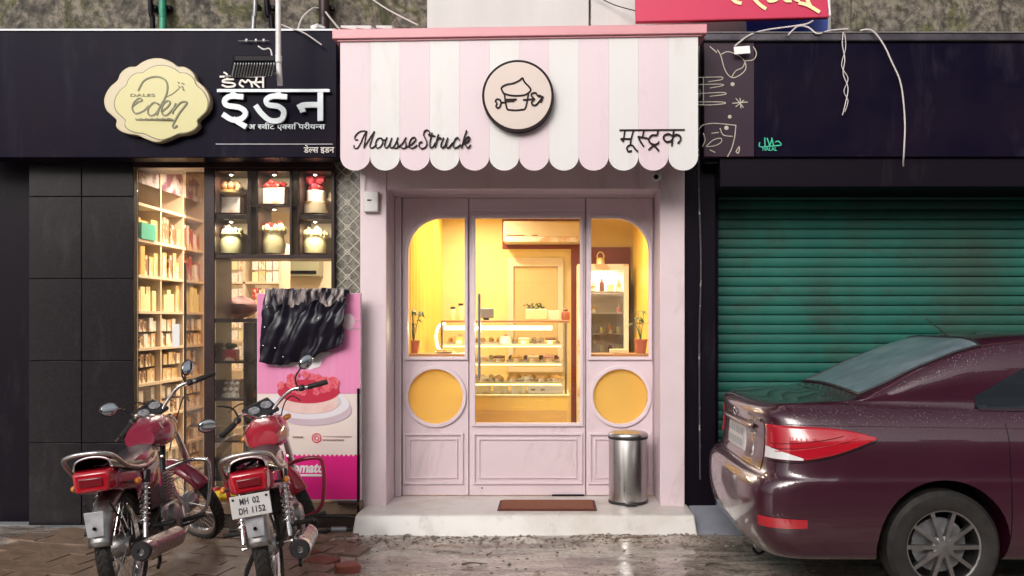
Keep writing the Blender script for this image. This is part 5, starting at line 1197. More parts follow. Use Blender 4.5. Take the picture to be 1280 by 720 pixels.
# ------------------------------------------------------------------ motorcycles
def ring(prof, c, n=40):     # closed profile (r, x) turned about the x axis
    m_ = MB(); vs = []; c = Vector(c); k = len(prof)
    for i in range(n):
        q = 2*PI*i/n
        for r_, x in prof: vs.append(c+Vector((x, r_*math.cos(q), r_*math.sin(q))))
    fs = [(i*k+j, i*k+(j+1) % k, ((i+1) % n)*k+(j+1) % k, ((i+1) % n)*k+j) for i in range(n) for j in range(k)]
    return m_.add(vs, fs)
def motorcycle(label, loc, yaw, lean, steer, paint, guardm, plate=True, lowmirror=False):
    g = bpy.data.objects.new('motorcycle', None); C.objects.link(g); g.empty_display_size = .1
    tag(g, label, 'motorcycle')
    head = Vector((0,.93,.86)); axis = Vector((0,-.49,.87)).normalized()
    ST = Matrix.Translation(head) @ Matrix.Rotation(steer, 4, axis) @ Matrix.Translation(-head)
    I = Matrix.Identity(4)
    def pt(name, m_, mt, par=g, T=I, **k): return obj(name, m_.xf(T), mt, par, **k)
    def wheel(y, T, disc):
        w_ = pt('wheel', ring([(.262,-.024),(.268,-.036),(.285,-.041),(.299,-.026),(.304,0),(.299,.026),(.285,.041),(.268,.036),(.262,.024)], (0,y,.304), 48), M['rubber'], T=T)
        tr_ = MB()
        for i in range(44):
            q = 2*PI*i/44
            for s_ in (-1,1):
                c = Vector((s_*.016, y+.303*math.cos(q), .304+.303*math.sin(q))); d = Vector((s_*.012, -.013*math.sin(q)*1.2, .013*math.cos(q)*1.2))
                tr_.bar(c-d, c+d, .008, .006, up=(0,math.cos(q),math.sin(q)))
        pt('tread', tr_, M['rubber'], w_, T, kind='stuff')
        pt('rim', ring([(.240,-.012),(.262,-.026),(.266,-.026),(.266,.026),(.262,.026),(.240,.012)], (0,y,.304), 48), M['chrome'], w_, T)
        pt('brake_plate', MB().lathe([(.0,-.058),(.05,-.057),(.062,-.050),(.062,-.046)], (0,y,.304), 24, 'x'), M['greymetal'], w_, T)
        pt('hub', MB().lathe([(.055,-.05),(.065,-.045),(.065,.03),(.05,.05)], (0,y,.304), 24, 'x'), M['alu'], w_, T)
        sp_ = MB()
        for i in range(32):
            q = 2*PI*i/32; q2 = q + (.5 if i % 2 else -.5); s_ = 1 if i % 4 < 2 else -1
            sp_.tube([(s_*.035, y+.06*math.cos(q2), .304+.06*math.sin(q2)), (0, y+.243*math.cos(q), .304+.243*math.sin(q))], .0018, 5)
        pt('spokes', sp_, M['chrome'], w_, T, kind='stuff')
    wheel(0, I, 0); wheel(1.235, ST, 1)
    def fender(y, a0, a1, r_, hw, T, mt, name='mudguard'):
        def fn(u, v):
            a = R(a0+(a1-a0)*u); q = (v-.5)*2; rr2 = r_ - .035*abs(q)**3
            return (hw*q, y+rr2*math.cos(a), .304+rr2*math.sin(a))
        o = pt(name, MB().grid(fn, 22, 8), mt, T=T); s_ = o.modifiers.new('thickness','SOLIDIFY'); s_.thickness = .004; return o
    fender(0, 60, 168, .345, .062, I, M['alu'])
    fender(1.235, 35, 165, .335, .06, ST, paint)
    pt('mudflap', MB().hexa([(-.042,-.345,.43),(.042,-.345,.43),(.042,-.338,.43),(-.042,-.338,.43),(-.050,-.338,.56),(.050,-.338,.56),(.050,-.331,.56),(-.050,-.331,.56)]), mat('grey_flap', (.58,.58,.60), .35, .2, col2=(.35,.35,.37), scale=12), bevel=.003)
    pt('flap_bolt', MB().lathe([(.010,-.350),(.008,-.354),(0,-.354)], (0,0,.475), 12, 'y'), M['black'])
    # swing arm, shocks
    for s_ in (-1,1):
        pt('swing_arm', MB().bar((s_*.075,-.03,.304),(s_*.09,.46,.35), .022, .035), M['plastic'])
        sh_ = pt('shock_absorber', MB().cyl((s_*.125,0,.33),(s_*.12,.14,.68), .014, n=12), M['chrome'])
        hel = []
        a0, a1 = Vector((s_*.125,.012,.40)), Vector((s_*.12,.125,.64))
        for i in range(90):
            t = i/89; q = t*2*PI*9; hel.append(a0.lerp(a1,t)+Vector((math.cos(q)*.025, math.sin(q)*.023, -math.sin(q)*.009)))
        pt('spring', MB().tube(hel, .0048, 6), M['chrome'], sh_)
        pt('shock_cap', MB().cyl((s_*.12,.115,.62),(s_*.12,.14,.685), .03, n=14), M['plastic'], sh_)
        pt('foot_peg', MB().cyl((s_*.12,.16,.36),(s_*.25,.14,.37), .014, n=12).merge(MB().bar((s_*.12,.16,.36),(s_*.10,.36,.42),.014,.02)), M['rubber'])
        pt('foot_peg', MB().cyl((s_*.12,.58,.29),(s_*.29,.58,.31), .014, n=12), M['rubber'])
        pt('side_panel', MB().grid(lambda u, v: (s_*(.105+.03*math.sin(PI*v)*math.sin(PI*min(1,u*1.1))), .02+.42*u, .54+.22*v+.02*math.sin(u*3)-.10*(1-u)*(1-v)*0), 10, 8), paint)
        ind = pt('indicator', MB().ball((s_*.165,-.12,.665), .018,.030,.018, 12, 8), M['orangelens']); pt('stalk', MB().cyl((s_*.08,-.14,.67),(s_*.155,-.155,.666), .007), M['plastic'], ind)
    pt('chain_cover', MB().box(-.105,-.085,.0,.48,.30,.42), paint, bevel=.01)
    # frame tubes and engine
    fr_ = MB()
    for pth in ([(0,.90,.80),(0,.80,.55),(0,.78,.32)], [(0,.90,.84),(0,.45,.74),(0,.05,.70)]): fr_.tube(catmull(pth,6), .018, 10)
    for s_ in (-1,1): fr_.tube(catmull([(s_*.02,.5,.74),(s_*.09,.38,.55),(s_*.09,.36,.32),(s_*.07,.60,.25),(s_*.02,.78,.32)],6), .014, 10); fr_.tube(catmull([(s_*.03,.45,.74),(s_*.11,.15,.71),(s_*.11,-.20,.74)],6), .012, 10)
    pt('frame', fr_, M['plastic'])
    e_ = pt('engine', MB().box(-.12,.12,.38,.72,.24,.42), M['alu'], bevel=.03)
    fi = MB()
    for i in range(9): fi.bar((0,.66-.016*i*0+.012*i,.44+.018*i),(0,.67+.012*i,.4425+.018*i), .15, .14, up=(0,1,0)) if False else fi.box(-.078,.078,.58+.006*i,.74+.006*i,.43+.018*i,.437+.018*i)
    fi.box(-.06,.06,.60,.74,.42,.60)
    pt('cooling_fins', fi, M['alu'], e_)
    for s_, r_ in ((1,.085),(-1,.10)): pt('crank_cover', MB().lathe([(r_,s_*.11),(r_,s_*.145),(r_*.8,s_*.16),(r_*.3,s_*.165),(0,s_*.165)], (0,.52,.33), 26, 'x'), M['alu'], e_)
    pt('air_box', MB().box(-.09,.09,.2,.46,.42,.66), M['plastic'], bevel=.03)
    # exhaust on the right side
    ex = pt('exhaust', MB().tube(catmull([(.04,.78,.46),(.07,.86,.36),(.10,.80,.24),(.14,.62,.21),(.17,.40,.24)],6), .019, 12), M['chrome'])
    pt('silencer', MB().tube([(.17,.42,.24),(.175,.34,.25),(.19,.0,.285),(.2,-.26,.31),(.2,-.30,.315)], [.022,.044,.052,.056,.046], 24), M['chrome'], ex)
    pt('silencer_cap', ring([(.018,0),(.044,-.0),(.052,.01),(.05,.03),(.018,.03)], (0,0,0), 24).xf(Matrix.Translation((.2,-.318,.317)) @ Matrix.Rotation(R(90),4,'Z')), M['plastic'], ex)
    pt('heat_shield', MB().grid(lambda u, v: (.19+(.062)*math.cos(R(-70+140*v))+.012*u*0, .28-.50*u, .262+.045*u+.062*math.sin(R(-70+140*v))), 8, 8), M['steel'], ex)
    # seat
    def seat(u, v):
        y = -.27+.80*u; wd = .125*(1-.35*max(0,(u-.6)/.4)**1.5)*(.75+.25*min(1,u*6)); a = PI*v
        top = .80 - .055*math.sin(PI*min(1,u*1.15))*.9 + .03*(1-u)
        return (wd*math.cos(a)*(1 if 1 else 0), y, top-.055+.06*max(0,math.sin(a))**.6)
    st_ = pt('seat', MB().grid(seat, 24, 14), mat('seat_vinyl', (.02,.018,.022), .32, bump=.15, bscale=120))
    pt('seat_piping', MB().tube([Vector(seat(k/20,0))+Vector((.004,0,.004)) for k in range(21)], .005, 6).merge(MB().tube([Vector(seat(k/20,1))+Vector((-.004,0,.004)) for k in range(21)], .005, 6)).merge(MB().tube([Vector(seat(0,k/14))+Vector((0,-.004,.002)) for k in range(15)], .005, 6)), M['chrome'], st_)
    # tank
    def tank(u, v):
        y = .47+.50*u; a = 2*PI*v; wd = .135*(math.sin(PI*(.16+.74*u)))**.6; hh = .115*(math.sin(PI*(.12+.76*u)))**.7
        cx_ = math.cos(a); sx_ = math.sin(a); return (wd*math.copysign(abs(cx_)**.75, cx_), y, .83+.02*u+hh*math.copysign(abs(sx_)**.8, sx_)*(1 if sx_ > 0 else .75))
    tk = pt('fuel_tank', MB().grid(tank, 18, 26), paint, subd=1)
    pt('tank_end', MB().add([tank(0,k/26) for k in range(26)], [tuple(range(26))]), paint, tk)
    pt('filler_cap', MB().lathe([(.035,.0),(.035,.012),(.02,.018),(0,.018)], (0,.70,.945), 20), M['chrome'], tk)
    for s_ in (-1,1):
        stp_ = MB().add([tank(a, b) for a, b in (((.15, .06),(.85,.04),(.8,.12),(.2,.15)) if s_ > 0 else ((.15,.44),(.85,.46),(.8,.38),(.2,.35)))], [(0,1,2,3)])
        for p in stp_.v: p.x += s_*.008; p.z += .004
        pt('tank_stripe', stp_, M['white'], tk)
    # tail
    cw_ = pt('tail_cowl', MB().grid(lambda u, v: ((.125-.015*u)*math.cos(PI*v)*(1-.1*u), .06-.32*u, .70+.035*u+.05*math.sin(PI*v)), 10, 14), paint)
    pt('tail_cowl_side', MB().hexa([(-.112,-.27,.655),(.112,-.27,.655),(.118,.02,.60),(-.118,.02,.60),(-.118,-.25,.745),(.118,-.25,.745),(.12,.05,.74),(-.12,.05,.74)]), paint, cw_, bevel=.02)
    tl = pt('tail_light', MB().hexa([(-.082,-.325,.66),(.082,-.325,.66),(.10,-.26,.655),(-.10,-.26,.655),(-.092,-.318,.765),(.092,-.318,.765),(.108,-.25,.775),(-.108,-.25,.775)]), M['redlens'], bevel=.014)
    pt('lens_rim', MB().box(-.06,.06,-.333,-.322,.69,.735), mat('dark_red_lens', (.18,.005,.012), .1, coat=1), tl, bevel=.006)
    pt('grab_rail', MB().tube(catmull([(-.14,.10,.72),(-.145,-.06,.70),(-.14,-.20,.76),(-.125,-.31,.835),(-.07,-.345,.86),(0,-.35,.865),(.07,-.345,.86),(.125,-.31,.835),(.14,-.20,.77),(.145,-.04,.73),(.14,.10,.72)],7), .0115, 12), M['steel'])
    if plate:
        np_ = pt('number_plate', MB().box(-.10,.10,-.372,-.368,.545,.66), M['white'], bevel=.004)
        pt('plate_bracket', MB().box(-.07,.07,-.367,-.33,.56,.64), M['black'])
        tx = mat('plate_ink', (.03,.03,.035), .6)
        for s_, x0_, x1_, z_ in (('MH', -.052, -.008, .612), ('02', .012, .046, .612), ('DH', -.062, -.020, .563), ('1152', .004, .070, .563)):
            pt('plate_letters', text_mb(s_, x0_, x1_, z_, -.3748, -.3722, height=.033, weight=.01), tx, np_, label='dark characters '+s_)
        for s_ in (-1,1): pt('plate_bolt', MB().lathe([(.0065,-.376),(.005,-.378),(0,-.378)], (s_*.083,0,.643), 12, 'y'), M['black'], np_)
    # crash guard
    for s_ in (-1,1):
        pt('crash_guard', MB().tube(catmull([(s_*.03,.80,.60),(s_*.16,.78,.635),(s_*.275,.77,.63),(s_*.30,.77,.58),(s_*.285,.76,.42),(s_*.23,.75,.30),(s_*.05,.74,.27)],7), .0125, 12), guardm)
    # fork and front end
    for s_ in (-1,1):
        pt('fork_leg', MB().tube([(s_*.085,1.235,.29),(s_*.085,1.06,.62),(s_*.085,.94,.90)], [.024,.022,.016], 14), M['chrome'], T=ST)
    hp = pt('headlight', MB().lathe([(0,-.09),(.07,-.08),(.085,-.02),(.088,.02),(.07,.045),(0,.055)], (0,1.06,.84), 26, 'y'), M['plastic'], T=ST)
    pt('headlight_lens', MB().lathe([(.078,.02),(.07,.05),(0,.06)], (0,1.062,.84), 26, 'y'), M['whitelens'], hp, T=ST)
    def visor(u, v):
        a = PI*v; return (.115*math.cos(a)*(1-.25*u), 1.12-.11*u*1.1-.02*math.sin(a), .80+.07*math.sin(a)*.5+.20*u)
    vo = pt('visor', MB().grid(visor, 8, 14), M['plastic'], T=ST); s2 = vo.modifiers.new('thickness','SOLIDIFY'); s2.thickness = .005
    cl_ = pt('speedometer', MB().hexa([(-.10,.905,.93),(.10,.905,.93),(.105,1.03,.955),(-.105,1.03,.955),(-.095,.90,.955),(.095,.90,.955),(.10,1.01,1.045),(-.10,1.01,1.045)]), M['plastic'], T=ST, bevel=.014)
    dial = MB()
    nrm = Vector((0,-.64,.77))
    for s_ in (-1,1):
        c = Vector((s_*.045,.95,1.004)); a = Vector((1,0,0)); b = nrm.cross(a)
        vs = [c + .036*(math.cos(2*PI*k/24)*a+math.sin(2*PI*k/24)*b) for k in range(24)]; dial.add(vs, [tuple(range(24))])
    pt('dial', dial, mat('dial_face', (.35,.34,.36), .2, col2=(.08,.08,.09), scale=60), cl_, T=ST, smooth=False)
    hb = pt('handlebar', MB().tube(catmull([(-.37,.70,.985),(-.27,.74,1.005),(-.18,.80,1.03),(-.10,.89,.985),(-.04,.925,.945),(.04,.925,.945),(.10,.89,.985),(.18,.80,1.03),(.27,.74,1.005),(.37,.70,.985)],7), .0115, 12), M['chrome'], T=ST)
    for s_ in (-1,1):
        pt('grip', MB().tube([(s_*.385,.694,.982),(s_*.38,.696,.983),(s_*.265,.742,1.006)], [.015,.0175,.0175], 14), M['rubber'], hb, T=ST)
        pt('switch_gear', MB().ball((s_*.235,.758,1.016), .026,.02,.022, 12, 8), M['plastic'], hb, T=ST)
        pt('lever', MB().tube(catmull([(s_*.21,.80,1.012),(s_*.25,.815,1.0),(s_*.32,.79,.985),(s_*.39,.765,.975)],5), [.007,.006], 8), M['alu'], hb, T=ST)
        MT = ST @ (Matrix.Translation((-.10,-.02,-.085)) if (lowmirror and s_ < 0) else Matrix.Translation((-.07,-.02,-.05)) if (not lowmirror and s_ > 0) else I)
        mr_ = pt('mirror', MB().ball((s_*.325,.735,1.16), .058,.012,.044, 20, 12).xf(Matrix.Translation((s_*.325,.735,1.16)) @ Matrix.Rotation(R(-18*s_),4,'Y') @ Matrix.Rotation(R(8),4,'X') @ Matrix.Translation((-s_*.325,-.735,-1.16))), M['plastic'], T=MT)
        pt('mirror_glass', MB().ball((s_*.325,.7255,1.16), .052,.006,.038, 20, 12).xf(Matrix.Translation((s_*.325,.735,1.16)) @ Matrix.Rotation(R(-18*s_),4,'Y') @ Matrix.Rotation(R(8),4,'X') @ Matrix.Translation((-s_*.325,-.735,-1.16))), mat('mirror_glass', (.75,.78,.80), .04, 1), mr_, T=MT)
        pt('mirror_stalk', MB().tube(catmull([(s_*.215,.775,1.02),(s_*.225,.765,1.09),(s_*.27,.75,1.13),(s_*.31,.742,1.15)],6), .006, 8), M['plastic'], mr_, T=ST)
        pt('front_indicator', MB().ball((s_*.155,1.0,.86), .032,.024,.02, 12, 8), M['orangelens'], T=ST)
        pt('cable', MB().tube(catmull([(s_*.22,.80,1.01),(s_*.16,.93,1.04),(s_*.09,1.05,.98),(s_*.04,1.0,.82),(s_*.03,.9,.7)],7), .0045, 6), M['plastic'])
    pt('side_stand', MB().tube([(-.10,.45,.26),(-.22,.38,.03)], .011, 8).merge(MB().box(-.25,-.19,.35,.41,.022,.032)), M['plastic'])
    for s_ in (-1,1): pt('stand_leg', MB().tube([(s_*.09,.32,.27),(s_*.15,.10,.16),(s_*.15,.06,.14)], .011, 8), M['plastic'])
    pt('brake_rod', MB().tube([(.10,.02,.25),(.11,.30,.25),(.12,.50,.27)], .004, 6), M['chrome'])
    pt('brake_pedal', MB().tube(catmull([(.12,.50,.27),(.20,.60,.27),(.24,.76,.29)],5), .008, 8), M['plastic'])
    pt('gear_lever', MB().tube(catmull([(-.14,.50,.30),(-.20,.62,.29),(-.24,.74,.31)],5), .007, 8), M['plastic'])
    for s_ in (-1,1):
        pt('fender_stay', MB().tube([(s_*.07,-.02,.33),(s_*.062,-.20,.52),(s_*.06,-.28,.60)], .006, 6), M['plastic'])
        for yy_, zz_ in ((.06,.70),(.42,.72),(.30,.36),(.0,.304)): pt('bolt', MB().lathe([(.012,s_*.0),(.012,s_*.008),(.006,s_*.012),(0,s_*.012)], (s_*.128,yy_,zz_), 8, 'x'), M['chrome'])
        dcl = MB().grid(lambda u, v: (s_*(.112+.03*math.sin(PI*(.35+.25*v))*math.sin(PI*min(1,(.15+.6*u)*1.1))+.003), .02+.42*(.15+.6*u), .54+.22*(.42+.2*v+.1*u)+.02*math.sin((.15+.6*u)*3)), 6, 2)
        pt('side_decal', dcl, M['white'])
    pt('axle', MB().cyl((-.135,0,.304),(.135,0,.304), .008, n=10), M['chrome'])
    pt('battery_box', MB().box(.06,.11,.20,.38,.44,.58), M['plastic'], bevel=.01)
    g.location = loc; g.rotation_euler = (0, -lean, yaw)
    return g
b1 = motorcycle('red motorcycle on its stand with white rear number plate facing the camera', (-1.535,-1.85,.0), R(11), R(8.5), R(33), M['redpaint'], mat('red_guard', (.25,.015,.03), .3, coat=.3), lowmirror=True)
b2_ = motorcycle('maroon and white motorcycle partly behind the left picture edge with chrome crash guard', (-2.34,-1.87,.0), R(6), R(7), R(54), M['maroonpaint'], M['chrome'], plate=False)

# ------------------------------------------------------------------ car
CX, CY = 1.075, -1.13
W_ = .85
rowz = [.21,.21,.31,.45,.60,.665,.71,.87,.965,1.02,1.055]
rowy = [0,.80,.955,1.0,1.0,.995,.985,.965,.925,.885,.84]
rowx = [.20,.13,.035,.0,.0,.03,.085,.105,.095,.085,.115]
stx = [None]*5 + [.62,.80,1.05,1.4,1.9,2.5,2.95,3.25,3.5,3.9,4.2,4.33,4.37]
def top_rows(x):      # (y frac, z) for rows 11,12,13 at a station
    def ip(tab):
        for (a, b), (c, d) in zip(tab, tab[1:]):
            if x <= c: return b + (d-b)*(x-a)/(c-a)
        return tab[-1][1]
    z12 = ip([(0,1.075),(.5,1.095),(.64,1.105),(.8,1.17),(1.05,1.285),(1.4,1.395),(1.9,1.425),(2.5,1.40),(2.95,1.28),(3.25,1.13),(3.5,1.0),(3.9,.95),(4.2,.86),(4.4,.72)])
    z13 = ip([(0,1.08),(.5,1.11),(.64,1.125),(.8,1.20),(1.05,1.325),(1.4,1.44),(1.9,1.475),(2.5,1.455),(2.95,1.33),(3.25,1.17),(3.5,1.03),(3.9,.98),(4.2,.89),(4.4,.74)])
    z11 = ip([(0,1.07),(.5,1.085),(1.05,1.075),(2.95,1.0),(3.5,.97),(3.9,.92),(4.2,.82),(4.4,.68)])
    y12 = ip([(0,.60),(.64,.70),(1.05,.70),(1.9,.66),(2.95,.70),(3.5,.66),(4.4,.6)])
    return [(.79,z11),(y12,z12),(0,z13)]
def rows_at(x):
    k = max(0, (x-2.8)/1.6); d = k*k*.30
    r_ = [(rowy[i]*(1-.10*k*k), rowz[i]-(d*(rowz[i]-.5)*1.1 if rowz[i] > .5 else 0)) for i in range(11)]
    return r_ + top_rows(x)
G = []
for si in range(18):
    row = []
    if si < 5:
        ys = [0,.55,.86,.975,1.0][si]; 
        for v in range(14):
            f, z = rows_at(.3)[v]
            if v < 11: x = rowx[v] + [0,.012,.065,.18,.40][si]*(1 if v < 9 else .9)
            else:
                x0_ = [.17,.30,.42][v-11]; x = x0_ + ([0,.012,.05,.12,.24][si])*(1-(v-11)*.25)
                z = top_rows(x)[v-11][1]
            row.append(Vector((x, f*ys*W_, z)))
    else:
        x = stx[si]; ys = 1.0 if si < 14 else [.985,.94,.80,0][si-14]
        xx = [3.9,4.2,4.33,4.37][si-14] if si >= 14 else x
        for v, (f, z) in enumerate(rows_at(x)): row.append(Vector((xx + (.03 if si >= 15 and v > 7 else 0)*-2, f*ys*W_, z)))
    # mirror to full width
    G.append(row + [Vector((p.x, -p.y, p.z)) for p in row[-2::-1]])
NU, NV = len(G), len(G[0])
def cr(a, b, c, d, t): return 0.5*((2*b)+(-a+c)*t+(2*a-5*b+4*c-d)*t*t+(-a+3*b-3*c+d)*t**3)
def SS(u, v):
    u = min(max(u,0),NU-1.0001); v = min(max(v,0),NV-1.0001); i, j = int(u), int(v); fu, fv = u-i, v-j
    col = []
    for di in (-1,0,1,2):
        r_ = G[min(max(i+di,0),NU-1)]; q = [r_[min(max(j+dj,0),NV-1)] for dj in (-1,0,1,2)]
        col.append(cr(*q, fv))
    return cr(*col, fu)
car = thing('car', 'wet dark maroon sedan seen from its rear left corner in front of the green shutter', 'car', (CX+2.1, CY, 0))
OFF = Vector((CX, CY, 0))
def carpaint():
    m = mat('maroon_car_paint', (.040,.0025,.014), .35, coat=1, col2=(.046,.0035,.017), scale=4)
    n = m.node_tree.nodes; L = m.node_tree.links; b = n['Principled BSDF']; b.inputs['Metallic'].default_value = .15; b.inputs['Coat IOR'].default_value = 1.65
    tc = n.new('ShaderNodeTexCoord'); vo = n.new('ShaderNodeTexVoronoi'); vo.inputs['Scale'].default_value = 75; vo.inputs['Randomness'].default_value = 1
    L.new(tc.outputs['Object'], vo.inputs['Vector'])
    r = n.new('ShaderNodeMapRange'); r.inputs['From Min'].default_value = .12; r.inputs['From Max'].default_value = .30; r.inputs['To Min'].default_value = 1; r.inputs['To Max'].default_value = 0
    L.new(vo.outputs['Distance'], r.inputs['Value'])
    geo = n.new('ShaderNodeNewGeometry'); sx = n.new('ShaderNodeSeparateXYZ'); L.new(geo.outputs['Normal'], sx.inputs[0])
    up = n.new('ShaderNodeMapRange'); up.inputs['From Min'].default_value = .25; up.inputs['From Max'].default_value = .9; up.inputs['To Min'].default_value = .12; L.new(sx.outputs['Z'], up.inputs['Value'])
    no = n.new('ShaderNodeTexNoise'); no.inputs['Scale'].default_value = 14; L.new(tc.outputs['Object'], no.inputs['Vector'])
    mm = n.new('ShaderNodeMath'); mm.operation = 'MULTIPLY'; L.new(r.outputs[0], mm.inputs[0]); L.new(no.outputs['Fac'], mm.inputs[1])
    bu = n.new('ShaderNodeBump'); bu.inputs['Distance'].default_value = .004; L.new(up.outputs[0], bu.inputs['Strength']); L.new(mm.outputs[0], bu.inputs['Height'])
    L.new(bu.outputs[0], b.inputs['Coat Normal']); L.new(bu.outputs[0], b.inputs['Normal'])
    return m
M['carpaint'] = carpaint()
body = MB()
KU, KV = 8, 5
vs = [SS(i/KU, j/KV)+OFF for i in range((NU-1)*KU+1) for j in range((NV-1)*KV)]   # closed around
nu_, nv_ = (NU-1)*KU+1, (NV-1)*KV
body.add(vs, [(i*nv_+j, (i+1)*nv_+j, (i+1)*nv_+(j+1) % nv_, i*nv_+(j+1) % nv_) for i in range(nu_-1) for j in range(nv_)])
bo = obj('body', body, M['carpaint'], car)
bmm = bmesh.new(); bmm.from_mesh(bo.data); bmesh.ops.remove_doubles(bmm, verts=bmm.verts, dist=.0006); bmesh.ops.holes_fill(bmm, edges=bmm.edges); bmesh.ops.recalc_face_normals(bmm, faces=bmm.faces); bmm.to_mesh(bo.data); bmm.free()
from mathutils.bvhtree import BVHTree
bv = BVHTree.FromPolygons([v.co + car.location for v in bo.data.vertices], [tuple(p.vertices) for p in bo.data.polygons])
def hit(x, z, off=.004, side=-1):       # point on the body: x runs along the side and, below .45, round the rear corner
    if x >= .45: o = OFF+Vector((x, side*3, z)); d = Vector((0,-side,0))
    else:
        t = (.45-x)/.45*PI/2; dd = Vector((-math.sin(t), side*math.cos(t), 0)); piv = OFF+Vector((.45, side*.42, z)); o = piv+dd*2; d = -dd
    loc, nr, *_ = bv.ray_cast(o, d)
    if loc is None: return o+d*2
    if nr.dot(d) > 0: nr = -nr
    return loc + nr*off
cut = MB()
for wx in (1.06, 3.63):
    cut.lathe([(.36,-1.2),(.36,1.2)], OFF+Vector((wx,0,.32)), 40, 'y')
co = obj('cutter', cut, None)
bl = bo.modifiers.new('b','BOOLEAN'); bl.operation = 'DIFFERENCE'; bl.object = co; bl.solver = 'EXACT'
dg = bpy.context.evaluated_depsgraph_get(); nm = bpy.data.meshes.new_from_object(bo.evaluated_get(dg)); bo.modifiers.clear(); bo.data = nm; bpy.data.objects.remove(co)
nm.shade_smooth(); nm.set_sharp_from_angle(angle=R(35)); nm.materials.clear(); nm.materials.append(M['carpaint'])
for a_ in (.6, 3.2): obj('wheel_housing', MB().box(CX+a_,CX+a_+.88,CY-.55,CY+.55,.22,.72), M['black'], car)
def patch(name, f, nu, nv, m, **k):
    o = obj(name, MB().grid(f, nu, nv), m, car, **k); return o
def lamp(side, z0f, z1f, x0, x1, off): return lambda u, v: hit(x0+(x1-x0)*u, z0f(u)+(z1f(u)-z0f(u))*v, off, side)
for s_ in (-1, 1):
    top = lambda u: .965 - .008*u - .055*u**3
    bot = lambda u: .775 + .012*u + .11*max(0,(u-.30)/.70)**1.25
    lm = patch('tail_light', lamp(s_, bot, top, .17, .70, .012), 40, 12, M['redlens'])
    s2 = lm.modifiers.new('thickness','SOLIDIFY'); s2.thickness = .014; s2.offset = -1
    wl_ = obj('reversing_lens', MB().grid(lamp(s_, lambda u: .779+.003*u, lambda u: .842-.05*u**1.6, .18, .345, .0155), 14, 6), M['whitelens'], lm)
    for q_ in (.35,.62): obj('lens_ridge', MB().tube([hit(.22+(.36-.1*q_)*k/20, .80+q_*.10+.05*(k/20)**1.4, .0145, s_) for k in range(21)], .0022, 6), mat('dark_red_ridge', (.16,.004,.01), .2), lm)
    dl_ = obj('lens_ridge', MB().tube([hit(.24+.36*k/20, .80+.085*(k/20)**1.2+.02, .014, s_) for k in range(21)], .003, 6), mat('bright_red', (.6,.03,.04), .2), lm)
    patch('rear_reflector', lamp(s_, lambda u: .415+.015*(u-.5)**2, lambda u: .475-.01*u, .20, .36, .006), 12, 4, M['redlens'])
    # shut lines
    obj('shut_line', MB().tube([hit(.17+.7*k/40, bot(min(1,.7*k/40/.53))-.012 if k < 30 else .885, .0, s_) for k in range(31)], .003, 6), M['black'], car)
    obj('shoulder_crease', MB().tube([hit(.20+2.6*k/60, .972-.035*k/60, -.0005, s_) for k in range(61)], .0035, 6), M['carpaint'], car)
    obj('shut_line', MB().tube([hit(1.42, .28+.70*k/24, .0, s_) for k in range(25)], .003, 6), M['black'], car)
    obj('shut_line', MB().tube([hit(2.42, .26+.72*k/24, .0, s_) for k in range(25)], .003, 6), M['black'], car)
    obj('door_handle', MB().tube([hit(1.52, .84, .02, s_), hit(1.60,.845,.034,s_), hit(1.68,.845,.034,s_), hit(1.74,.84,.02,s_)], .012, 10), M['chrome'], car)
    gm = mat('dark_car_glass', (.02,.025,.03), .05, coat=1)
    patch('side_window', lambda u, v: hit(1.30+u*1.05, (1.045-.02*u)+v*(min(1,u*2.4)*.0+1)*(.31*min(1,.25+u*1.9)), .004, s_), 16, 8, gm)
    patch('side_window', lambda u, v: hit(2.42+u*.65, (1.02-.01*u)+v*.33*(1-.85*u**1.4), .004, s_), 14, 8, gm)
    # wheels
    for wx in (1.06, 3.63):
        c = OFF + Vector((wx, s_*.745, .31))
        w_ = obj('wheel', MB().merge(ring([(.205,-.09),(.225,-.10),(.285,-.10),(.308,-.075),(.311,0),(.308,.075),(.285,.10),(.225,.10),(.205,.09)], (0,0,0), 48).xf(Matrix.Translation(c) )).xf(Matrix.Identity(4)), M['rubber'], car)
        # tyre ring was built about x: turn it to run along the car
        off = rootloc(car); cl3 = c-off
        Rm = Matrix.Translation(cl3) @ Matrix.Rotation(R(90),4,'Z') @ Matrix.Translation(-cl3)
        w_.data.transform(Rm)
        rimm = MB().merge(ring([(.195,-.08),(.21,-.085),(.212,.085),(.195,.08)], (0,0,0), 40)).xf(Matrix.Translation(c) @ Matrix.Rotation(R(90),4,'Z'))
        for i in range(10):
            q = 2*PI*i/10; a = c+Vector((.03*math.cos(q), s_*.07, .03*math.sin(q))); b = c+Vector((.2*math.cos(q), s_*.06, .2*math.sin(q))); rimm.bar(a, b, .022, .035, up=(0,1,0))
        rimm.lathe([(.06,s_*.05),(.06,s_*.078),(.03,s_*.088),(0,s_*.088)], c, 20, 'y')
        obj('rim', rimm, M['alu'], w_)
        obj('brake_disc', MB().lathe([(.15,-.01),(.15,.01)], c, 24, 'y'), M['greymetal'], w_)
